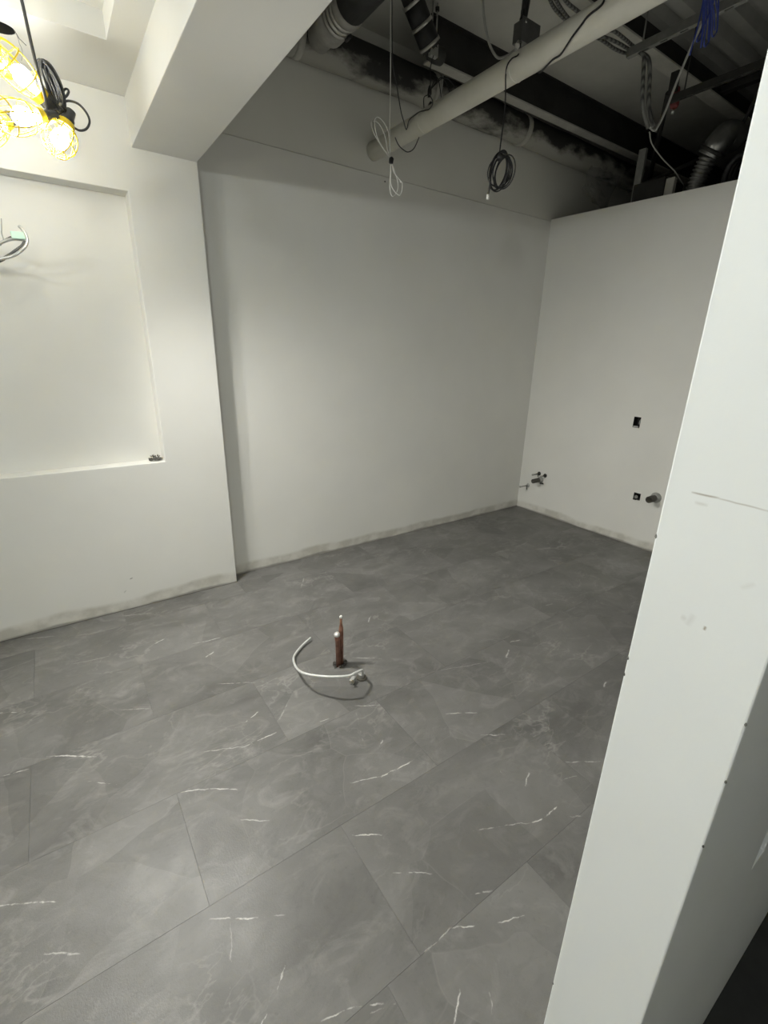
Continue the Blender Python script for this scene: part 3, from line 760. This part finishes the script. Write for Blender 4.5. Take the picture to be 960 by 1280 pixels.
for i, pts in enumerate(([knot, K(805, 72), K(804, 95), K(803, 120), K(805, 140), K(810, 160)], [knot+Vector((.02, 0, 0)), K(811, 75), K(812, 100), K(811, 125), K(813, 145), K(817, 158)])):
    tag(obj('armoured_drop', tube_bm(smooth(pts, 6), .011, 8), M['armoured']), ['dark armoured cable hanging from the channel, nearer the cream pipe', 'dark armoured cable hanging from the channel, beside the grey loop'][i], 'cable', 'hanging armoured cables')
pts = [K(896, -25, 1.5), K(889, 0, 1.55), K(876, 32, 1.6), K(860, 68, 1.68), K(845, 105, 1.76), K(832, 138, 1.82), K(823, 157, 1.86), K(818, 163, 1.88), K(812, 157, 1.88), K(807, 135, 1.88), K(804, 105, 1.89), K(803, 75, 1.9)]
tag(obj('looped_cable', tube_bm(smooth(pts, 6), .0065, 8), M['grey_cable']), 'light grey cable hanging in a long V below the channel', 'cable')
pts = [K(812, 165, 1.95), K(815, 180, 2.0), K(828, 198, 2.05), K(845, 216, 2.1), K(856, 234, 2.15)]
tag(obj('trailing_wire', tube_bm(smooth(pts, 6), .004, 6), M['grey_cable']), 'thin pale wire trailing down to the end wall top', 'wire')

# blue data cables draped over the channel
ends = [(862, 69), (876, 60), (880, 56), (885, 50), (890, 44), (893, 38), (871, 50), (897, 30)]
T = thing('data_cable_bundle', 'bundle of blue data cables draped over the channel', 'cable', at(880, 60, Y=1.45))
for i, (x, y) in enumerate(ends):
    Y = 1.42+.012*(i % 4); sx = 886+2.2*(i-3)
    pts = [at(sx+6, -55, Y=Y), at(sx+3, -25, Y=Y), at(sx, 0, Y=Y), at((sx+x)/2+1, (y)/2, Y=Y), at(x, y, Y=Y)]
    if i % 2 == 0 and i: pts += [at(x+4, y-1, Y=Y+.01), at(x+7, y-14, Y=Y+.01), at(x+9, -30, Y=Y+.01)]
    obj('strand', tube_bm(smooth(pts, 6), .0035, 6), M['blue_cable'], T)

# open-web joist above the end wall
T = thing('bar_joist', 'dark open-web joist in the gloom above the end wall', 'joist', (4.45, 1.4, 3.15)); T['kind'] = 'structure'
xj = 4.45
obj('lower_chord', box_bm((xj-.03, .4, 3.12), (xj+.03, 2.1, 3.16)), M['black_steel'], T); obj('upper_chord', box_bm((xj-.03, .4, 3.46), (xj+.03, 2.1, 3.50)), M['black_steel'], T)
for k in range(7):
    y = .5+.24*k; obj('web_bar', tube_bm([(xj, y, 3.14), (xj, y+(.12 if k % 2 else -.12), 3.48)], .012, 6), M['dark_metal'], T)
T = thing('cross_brace', 'dark diagonal brace bars under the slab above the end wall', 'brace', (4.6, 2.4, 3.2)); T['kind'] = 'structure'
obj('brace_bar', tube_bm([(3.9, 2.2, 3.36), (4.9, 2.8, 3.1)], .018, 6), M['black_steel'], T)
obj('brace_bar', tube_bm([(5.2, 2.0, 3.40), (4.5, 2.75, 3.0)], .018, 6), M['black_steel'], T)

# flexible duct and fittings on top of the end wall
T = thing('flexible_duct', 'silver flexible duct with elbow rising behind the end wall', 'duct', at(868, 240, X=4.25))
a, b, c = at(866, 246, X=4.25), at(880, 208, X=4.25), at(886, 196, X=4.25)
pl = resample(smooth([a, a*.5+b*.5+Vector((0, .01, 0)), b, c], 10), .006)
obj('corrugated_hose', tube_bm(pl, [.058+.007*(1 if (k//2) % 2 else -1) for k in range(len(pl))], 18), M['silver_duct'], T)
d_ = at(897, 180, X=4.25); e_ = at(905, 170, X=4.25)
obj('elbow', tube_bm(smooth([c, c*.4+d_*.6, d_, e_+Vector((.05, 0, .02)), e_+Vector((.14, -.03, .0))], 6), .085, 18), M['silver_duct'], T)
obj('clamp', lathe_bm([(-.012, .088), (-.01, .094), (.01, .094), (.012, .088)], c*.6+d_*.4, (d_-c), 18), M['dark_metal'], T)
rc = at(921, 217, X=4.16)
T = thing('hose_coil', 'black ribbed hose coiled over the end wall top beside the partition', 'hose', rc-Vector((0, 0, .1)))
for k in range(3):
    obj('turn', tube_bm(torus_pts(rc+Vector((.035*k, -.01*k, .01*k)), Vector((0.25, .95, 0)).normalized(), Vector((0, 0, 1)), .085, .105, 28), .020, 10, True), M['rubber'] if k != 1 else M['dark_metal'], T)
v0 = at(793, 207, X=4.28); v1 = at(795, 241, X=4.28)
tag(obj('stud_post', box_bm((4.27, v1.y-.03, 2.60), (4.30, v1.y+.03, v0.z+.1), .002), M['galv']), 'pale steel stud standing behind the end wall top in the corner', 'stud')
w0 = at(813, 232, X=4.22)
T = thing('transfer_box', 'black sheet metal box resting behind the end wall top', 'box', (4.3, w0.y, 2.60))
obj('body', box_bm((4.20, w0.y-.12, 2.60), (4.5, w0.y+.13, w0.z+.03), .004), M['black_steel'], T)
obj('end_flange', box_bm((4.19, w0.y-.20, 2.60), (4.23, w0.y-.135, w0.z+.01), .002), M['flange'], T)

# ------------------------------------------------------------------ bundle of caged work lamps under the tray
def cage_lamp(name, label, s, tip, group, bulbmat, spot=None, L=.165, parts=True):
    """s: socket point, tip: any point the cage points at"""
    ax = (tip-s).normalized(); n = ax.orthogonal().normalized(); b = ax.cross(n)
    T = thing(name, label, 'lamp', s, group)
    obj('socket', lathe_bm([(-.045, .010), (-.043, .017), (-.01, .019), (-.008, .023), (.012, .023)], s, ax, 16), M['dark_grey_cable'], T)
    obj('switch_key', lathe_bm([(0, .005), (.018, .005), (.020, .007), (.026, .007)], s-ax*.025+n*.016, n, 8), M['dark_grey_cable'], T)
    cg = obj('cage_collar', lathe_bm([(.008, .024), (.010, .029), (.024, .031), (.030, .034), (.034, .034)], s, ax, 18), M['yellow'], T)
    prof = [(.030, .033), (.050, .046), (.080, .055), (.110, .056), (.138, .046), (.155, .030), (.165, .010)]
    k_ = L/.165
    for k in range(8):
        a = 2*math.pi*k/8
        obj('cage_rib', tube_bm(smooth([s+ax*(h*k_)+(n*math.cos(a)+b*math.sin(a))*r for h, r in prof], 3), .0024, 6), M['yellow'], cg)
    for h, r in ((.056, .049), (.112, .056), (.150, .035)):
        obj('cage_hoop', tube_bm(torus_pts(s+ax*(h*k_), n, b, r, r, 20), .0026, 6, True), M['yellow'], cg)
    obj('bulb', lathe_bm([(.02, .013), (.045, .015), (.060, .024), (.078, .030), (.095, .030), (.110, .022), (.118, .010), (.120, .001)], s, ax, 18), bulbmat, T)
    if spot:
        ld = bpy.data.lights.new('bulb_light', 'SPOT'); ld.energy = spot[0]; ld.color = spot[1]; ld.spot_size = math.radians(spot[2]); ld.spot_blend = 1.0; ld.shadow_soft_size = .035
        lo = bpy.data.objects.new('bulb_light', ld); COL.objects.link(lo); lo.parent = T; lo.location = ax*.10+Vector((0, 0, -.045))
        lo.rotation_euler = Vector(spot[3]).to_track_quat('-Z', 'Y').to_euler()
    return T
YQ = 2.52
WARM = (1.0, 0.985, 0.93)
def Q(x, y, d=0.0): return at(x, y, Y=YQ+d)
G = 'caged work lamps in the bundle'
AIM = (0.9, -.85, -1.35)
cage_lamp('caged_work_lamp', 'small caged lamp pointing down at lower right of the lit bundle', Q(84, 151, -.02), Q(66, 197, -.06), G, M['bulb'], (SPOT_L1*.4, WARM, 144, AIM), L=.15)
cage_lamp('caged_work_lamp', 'yellow caged lamp pointing up left, uppermost lit one of the bundle', Q(57, 127, .02), Q(12, 78, -.03), G, M['bulb'], None, L=.2)
cage_lamp('caged_work_lamp', 'yellow caged lamp lying level in the middle of the lit bundle', Q(57, 146, -.05), Q(8, 146, -.10), G, M['bulb'], (SPOT_L1*.3, WARM, 144, AIM), L=.2)
cage_lamp('caged_work_lamp', 'yellow caged lamp cut by the left picture edge, top of the bundle', Q(20, 92, .06), Q(-30, 60, .02), G, M['bulb'], None, L=.18)
cage_lamp('caged_work_lamp', 'yellow caged lamp cut by the left picture edge, bottom of the bundle', Q(12, 148, .08), Q(-40, 172, .06), G, M['bulb'], (SPOT_L1*.3, WARM, 144, AIM), L=.18)
# suspension cord, coil and tail
top = Q(27, 0, 0.03)
tag(obj('suspension_cord', tube_bm(smooth([Vector((top.x-.01, TY1-.07, ZT)), top, Q(38, 50, .01), Q(48, 92, -.02), Q(56, 120, -.03), Q(60, 140, -.02)], 6), .0058, 8), M['dark_grey_cable']), 'straight black cord holding up the lamp bundle', 'cord')
T = thing('cord_coil', 'coil of dark lamp cord bunched beside the caged lamps', 'cord', Q(66, 140, .03))
cc = Q(66, 111, .04)
e1 = (Q(56, 86, .04)-Q(74, 138, .04)).normalized()
for k in range(14):
    a = random.uniform(-.45, .45); u = Vector((math.cos(a), math.sin(a), .15)).normalized(); u = (u-e1*u.dot(e1)).normalized()
    ee = (e1+u*random.uniform(-.12, .12)).normalized()
    obj('cord_turn', tube_bm(smooth(torus_pts(cc+Vector((random.uniform(-.012, .012), random.uniform(-.02, .02), random.uniform(-.006, .006))), u, ee, random.uniform(.008, .034), random.uniform(.066, .085), 12), 3, True), .0042, 6, True), M['dark_grey_cable'], T)
obj('cord_stub', tube_bm(smooth([Q(76, 120, .03), Q(82, 121, .02), Q(86, 114, .02), Q(82, 111, .03), Q(77, 117, .04)], 5), .004, 6), M['dark_grey_cable'], T)
tag(obj('lamp_tail', tube_bm(smooth([Q(75, 130, .02), Q(85, 126, .02), Q(98, 130, .01), Q(108, 141, 0), Q(112, 152, 0), Q(108, 161, -.01), Q(99, 163, -.02), Q(89, 157, -.02)], 6), .0042, 8), M['dark_grey_cable']), 'dark cord looping out to the right into the small lamp', 'cord')
T = thing('wire_hook', 'twisted wire hook joining the cord to the lamps', 'hook', Q(68, 147, -.02))
obj('eye', tube_bm(torus_pts(Q(66, 141, -.03), Vector((1, 0, 0)), Vector((0, .2, 1)).normalized(), .012, .010, 14), .0022, 6, True), M['dark_metal'], T)
obj('eye', tube_bm(torus_pts(Q(71, 140, -.03), Vector((1, 0, 0)), Vector((0, .2, 1)).normalized(), .009, .008, 14), .0022, 6, True), M['dark_metal'], T)
obj('shank', tube_bm([Q(64, 143, -.03), Q(75, 150, -.02), Q(80, 152, -.02)], .0024, 6), M['dark_metal'], T)
obj('clip', tube_bm(smooth([Q(70, 130, -.02), Q(76, 136, -.02), Q(79, 137, -.02), Q(77, 133, -.02), Q(71, 129, -.02)], 4), .002, 6), M['dark_metal'], T)
# wires left dangling from the lamp cut-out
tag(obj('lamp_wire', tube_bm(smooth([Vector((CX+.03, CY_, ZC+.05)), at(21, 44, Y=CY_), at(24, 54, Y=CY_), at(28, 64, Y=CY_), at(27, 76, Y=CY_)], 5), .0013, 5), M['grey_cable']), 'thin wire dangling straight from the ceiling cut-out', 'wire')
tag(obj('lamp_wire', tube_bm(smooth([Vector((CX+.035, CY_, ZC+.04)), at(22, 45, Y=CY_), at(27, 51, Y=CY_), at(33, 57, Y=CY_)], 5), .0013, 5), M['dark_grey_cable']), 'short dark wire bent sideways at the ceiling cut-out', 'wire')
# second lamp of the string, above the camera
cage_lamp('caged_work_lamp', 'caged work lamp hung above the camera, outside the picture', Vector((-.47, -.13, 2.60)), Vector((-.45, -.13, 2.0)), 'caged work lamps overhead', M['bulb_over'])
tag(obj('suspension_cord', tube_bm([(-.47, -.13, 2.64), (-.47, -.13, ZC)], .0055, 8), M['dark_grey_cable']), 'cord of the lamp above the camera, outside the picture', 'cord')

for dy, lab in ((-.10, 'caged work lamp left of the picture, nearer the camera'), (.10, 'caged work lamp left of the picture, nearer the niche wall')):
    cage_lamp('caged_work_lamp', lab, Vector((-1.85, 1.2+dy, 2.50)), Vector((-1.83, 1.2+dy*1.5, 2.0)), 'caged work lamps overhead', M['bulb_fill'])  # unseen lamp pair, added to lift the light on the far walls
    tag(obj('suspension_cord', tube_bm([(-1.85, 1.2+dy, 2.54), (-1.85, 1.2+dy*.5, ZC+.013 if False else ZC)], .0055, 8), M['dark_grey_cable']), 'cord of the '+lab.replace('caged work ', ''), 'cord')

# ------------------------------------------------------------------ niche: conduits and scrap
def ribbed(pts, r, step=.004, amp=.12):
    pl = resample(smooth(pts, 10), step); return tube_bm(pl, [r*(1+amp*(1 if k % 2 else -1)) for k in range(len(pl))], 10)
def N(x, y, Y): return at(x, y, Y=Y)
tag(obj('flexible_conduit', ribbed([Vector((-.30, YB, 2.02)), Vector((-.24, 3.10, 2.0)), N(-12, 324, 2.97), N(4, 323, 2.94), N(18, 319, 2.92), N(29, 311, 2.92), N(34, 303, 2.93), N(33, 295, 2.94), N(28, 287, 2.95), N(23, 282, 2.96)], .0065), M['flex_steel']), 'curled steel flexible conduit, outermost of those in the niche', 'conduit', 'niche conduits')
tag(obj('flexible_conduit', ribbed([Vector((-.32, YB, 2.08)), Vector((-.25, 3.10, 2.07)), N(-10, 308, 3.0), N(2, 303, 2.98), N(14, 299, 2.97), N(26, 299.5, 2.96), N(31, 301, 2.96)], .0065), M['flex_steel']), 'straight steel flexible conduit ending in pale green tape in the niche', 'conduit', 'niche conduits')
tag(obj('flexible_conduit', ribbed([N(31, 301, 2.96), N(28, 307, 2.96), N(20, 313, 2.97), N(10, 320, 3.0), N(-8, 328, 3.06), Vector((-.28, YB, 1.96))], .007), M['box_grey']), 'dark flexible conduit bent back on itself in the niche', 'conduit', 'niche conduits')
tag(obj('cable_stub', tube_bm(smooth([N(14, 296, 2.98), N(4, 301, 2.99), N(-8, 306, 3.02), Vector((-.3, YB, 2.10))], 6), .004, 6), M['dark_grey_cable']), 'thin dark cable above the niche conduits', 'cable')
tag(obj('cable_stub', tube_bm(smooth([N(1.5, 273, 3.0), N(2, 290, 3.0), N(0, 304, 3.02), Vector((-.25, YB, 2.05))], 6), .0022, 6), M['grey_cable']), 'fine upright wire at the left picture edge in the niche', 'wire')
g1, g2 = N(16, 297, 2.955), N(30, 297, 2.95)
bm = bmesh.new(); add_obox(bm, (g1+g2)/2+Vector((0, -.006, .008)), Vector((1, 0, .05)).normalized(), Vector((0, 1, 0)), Vector((-.05, 0, 1)).normalized(), .052, .012, .030)
bevel_all(bm, .003); tag(obj('tape_flag', bm, M['tape']), 'pale green tape on the end of the niche conduit', 'tape')
# scrap on the sill
bm = bmesh.new(); sc_ = Vector((NX1-.045, 3.135, NZ0))
for k in range(70):
    a = random.random()*math.pi*2; rr = math.sqrt(random.random()); p_ = sc_+Vector((math.cos(a)*rr*.038, math.sin(a)*rr*.026, 0)); p_.z += .006+max(0, .044*(1-rr))*random.random()
    d1 = Vector((random.uniform(-1, 1), random.uniform(-1, 1), random.uniform(-.6, .6))).normalized(); d2 = d1.orthogonal().normalized(); d3 = d1.cross(d2)
    add_obox(bm, p_, d1, d2, d3, random.uniform(.009, .020), random.uniform(.003, .008), random.uniform(.002, .004))
o = obj('metal_shavings', bm, M['debris']); tag(o, 'little heap of dark metal scraps on the right end of the niche sill', 'debris'); o['kind'] = 'stuff'
o.location.z = NZ0+.0005

# ------------------------------------------------------------------ plumbing on the end wall
def wallpt(x, y): return at(x, y, X=XR)
b = at(676, 599.5, X=XR)
T = thing('drain_stub', 'dark waste stub with flange sticking out of the corner end wall', 'pipe', b)
tipd = at(663.5, 602.5, Y=b.y)
Ld = XR-tipd.x
bm = bmesh.new()
def open_pipe(bm, o_, ax, L, R, r, seg=16):
    ax = Vector(ax).normalized(); n = ax.orthogonal().normalized(); b_ = ax.cross(n); rings = []
    for h, q in ((0, R), (L, R), (L, r), (L*.2, r)):
        rings.append([bm.verts.new(o_+ax*h+(n*math.cos(2*math.pi*k/seg)+b_*math.sin(2*math.pi*k/seg))*q) for k in range(seg)])
    for A, B in zip(rings, rings[1:]):
        for k in range(seg): f = bm.faces.new((A[k], A[(k+1) % seg], B[(k+1) % seg], B[k])); f.smooth = True
    bm.faces.new(rings[-1])
open_pipe(bm, b, (-1, .0, 0), .13, .022, .017); obj('pipe', bm, M['dark_pipe'], T)
obj('collar', lathe_bm([(0, .034), (.008, .034), (.012, .028), (.03, .026), (.035, .022)], b, (-1, 0, 0), 18), M['galv'], T)
for i, (x, y, L, lab) in enumerate(((674, 592, .11, 'thin supply stub above the waste stub, nearer the corner'), (681.5, 594.5, .07, 'thin supply stub above the waste stub, farther from the corner'), (660, 606.5, .13, 'lone thin supply stub lowest and nearest the corner'))):
    p_ = wallpt(x, y); T = thing('supply_stub', lab, 'pipe', p_, 'supply stubs on the end wall')
    obj('pipe', lathe_bm([(0, .007), (L-.012, .007), (L-.01, .010), (L, .010)], p_, (-1, 0, 0), 12), M['chrome'], T)
    obj('escutcheon', lathe_bm([(0, .021), (.003, .021), (.009, .012)], p_, (-1, 0, 0), 16), M['dark_metal'] if i < 2 else M['galv'], T)
    if i != 1: obj('valve_handle', tube_bm([p_+Vector((-.02, 0, -.006)), p_+Vector((-.02, -.004, -.045 if i == 2 else -.03))], .0045, 8), M['dark_metal'], T)
obj('valve_handle', tube_bm([wallpt(676, 604)+Vector((-.01, 0, 0)), wallpt(678.5, 603.5)+Vector((-.025, -.02, 0))], .008, 8), M['dark_metal'], bpy.data.objects['drain_stub'])
p_ = wallpt(820, 622)
T = thing('drain_stub', 'open waste stub with ring flange beside the partition edge', 'pipe', p_)
bm = bmesh.new(); open_pipe(bm, p_, (-1, 0, 0), .12, .028, .023); obj('pipe', bm, M['dark_pipe'], T)
obj('collar', lathe_bm([(0, .045), (.005, .045), (.012, .036), (.03, .034), (.034, .028)], p_, (-1, 0, 0), 20), M['galv'], T)
# boxes inside the two wall openings
def wall_box(h, lab, extra):
    y0, y1, z0, z1 = h
    T = thing('outlet_box', lab, 'outlet box', (XR+.03, (y0+y1)/2, z0))
    bm = bmesh.new(); add_box(bm, (XR+.055, y0-.004, z0-.004), (XR+.058, y1+.004, z1+.004)); obj('back_plate', bm, M['hole'], T)
    for nm_, lo, hi in (('side_plate', (XR+.002, y0, z0), (XR+.055, y0+.002, z1)), ('side_plate', (XR+.002, y1-.002, z0), (XR+.055, y1, z1)), ('end_plate', (XR+.002, y0, z0), (XR+.055, y1, z0+.002)), ('end_plate', (XR+.002, y0, z1-.002), (XR+.055, y1, z1))):
        obj(nm_, box_bm(lo, hi), M['hole'] if nm_ == 'side_plate' else M['dark_metal'], T)
    extra(T, y0, y1, z0, z1)
def ex_a(T, y0, y1, z0, z1):
    obj('mounting_ear', box_bm((XR-.002, y0+.012, z0+.002), (XR+.004, y1-.006, z0+.016), .001), M['galv'], T)
    obj('cable_end', tube_bm(smooth([(XR+.05, y0+.016, z1-.02), (XR+.02, y0+.014, z1-.03), (XR+.015, y0+.014, z0+.04), (XR+.03, y0+.016, z0+.03)], 5), .005, 8), M['grey_cable'], T)
def ex_b(T, y0, y1, z0, z1):
    m_ = (z0+z1)/2
    obj('supply_stop', lathe_bm([(0, .008), (.05, .008), (.05, .014), (.07, .014)], (XR+.05, (y0+y1)/2, m_), (-1, 0, 0), 12), M['chrome'], T)
    obj('valve_handle', box_bm((XR-.02, (y0+y1)/2-.006, m_-.03), (XR-.01, (y0+y1)/2+.022, m_-.018), .002), M['dark_metal'], T)
wall_box(ha, 'open black outlet box in the end wall at mid height', ex_a)
wall_box(hb, 'small black wall opening with a valve beside the waste stub', ex_b)

# ------------------------------------------------------------------ copper stubs and conduit on the floor
F = at(425, 831, Z=0)
T = thing('copper_stub_up', 'pair of tarnished copper pipes rising from the middle of the floor', 'pipe', F)
h1 = at(420.5, 790, Y=F.y).z; h2 = at(427, 771, Y=F.y).z
pA = Vector((F.x-.012, F.y-.004, 0)); pB = Vector((F.x+.012, F.y+.008, 0))
obj('short_pipe', lathe_bm([(0, .0125), (h1-.05, .0125), (h1-.048, .0145), (h1-.026, .0145), (h1-.022, .012)], pA, (-.02, 0, 1), 16), M['copper'], T)
obj('pinched_cap', lathe_bm([(0, .0148), (.004, .0155), (.013, .0155), (.017, .011), (.0185, .001)], pA+Vector((-.02*(h1-.02), 0, h1-.02)), (-.35, -.15, 1), 14), M['solder'], T)
obj('tall_pipe', lathe_bm([(0, .0125), (h1+.005, .0125), (h1+.022, .009), (h1+.034, .0062), (h2-.012, .0062), (h2-.004, .0062)], pB, (.008, 0, 1), 16), M['copper'], T)
obj('end_cap', lathe_bm([(0, .007), (.010, .008), (.016, .003)], pB+Vector((.008*h2, 0, h2-.012)), (.0, 0, 1), 12), M['white_cable'], T)
bm = bmesh.new()
for k in range(11):
    a = 2*math.pi*k/11+random.uniform(-.2, .2); d1 = Vector((math.cos(a), math.sin(a), random.uniform(-.1, .9))).normalized(); d2 = Vector((-math.sin(a), math.cos(a), random.uniform(-.3, .3))).normalized(); d1 = (d1-d2*d1.dot(d2)).normalized(); d3 = d1.cross(d2)
    add_obox(bm, F+Vector((math.cos(a)*.030, math.sin(a)*.026, .010)), d1, d2, d3, random.uniform(.014, .03), random.uniform(.007, .014), .003)
obj('torn_sleeve', bm, M['dark_pipe'], T)

T = thing('floor_conduit', 'pale flexible conduit curling up from a connector in the floor', 'conduit', (1.05, 1.68, 0))
path = [(1.058, 1.684, .004), (1.056, 1.672, .040), (1.035, 1.641, .088), (.980, 1.617, .112), (.932, 1.608, .121), (.846, 1.660, .120), (.781, 1.757, .100), (.787, 1.880, .050), (.826, 2.010, .020), (.905, 2.085, .014), (.984, 2.125, .020)]
obj('hose', ribbed([Vector(p_) for p_ in path], .0060, .0035, .07), M['flex_white'], T)
cn = Vector((1.058, 1.684, 0))
obj('connector', lathe_bm([(0, .021), (.006, .021), (.007, .015), (.020, .015), (.021, .018), (.030, .018), (.032, .011)], cn, (0, 0, 1), 8, True), M['galv'], T)
obj('lock_nut', lathe_bm([(0, .027), (.004, .029), (.009, .027)], cn+Vector((0, 0, .001)), (0, 0, 1), 8, True), M['brass'], T)
fc = at(441, 850, Z=0.018)
bm = bmesh.new(); add_obox(bm, fc, Vector((.8, .5, .2)).normalized(), Vector((-.5, .8, 0)).normalized(), Vector((.8, .5, .2)).normalized().cross(Vector((-.5, .8, 0)).normalized()), .036, .024, .026); bevel_all(bm, .005)
obj('clamp_body', bm, M['galv'], T)
obj('clamp_screw', lathe_bm([(0, .006), (.012, .006), (.013, .009), (.017, .009)], fc+Vector((-.01, -.012, .004)), (-.3, -.8, .5), 8), M['brass'], T)
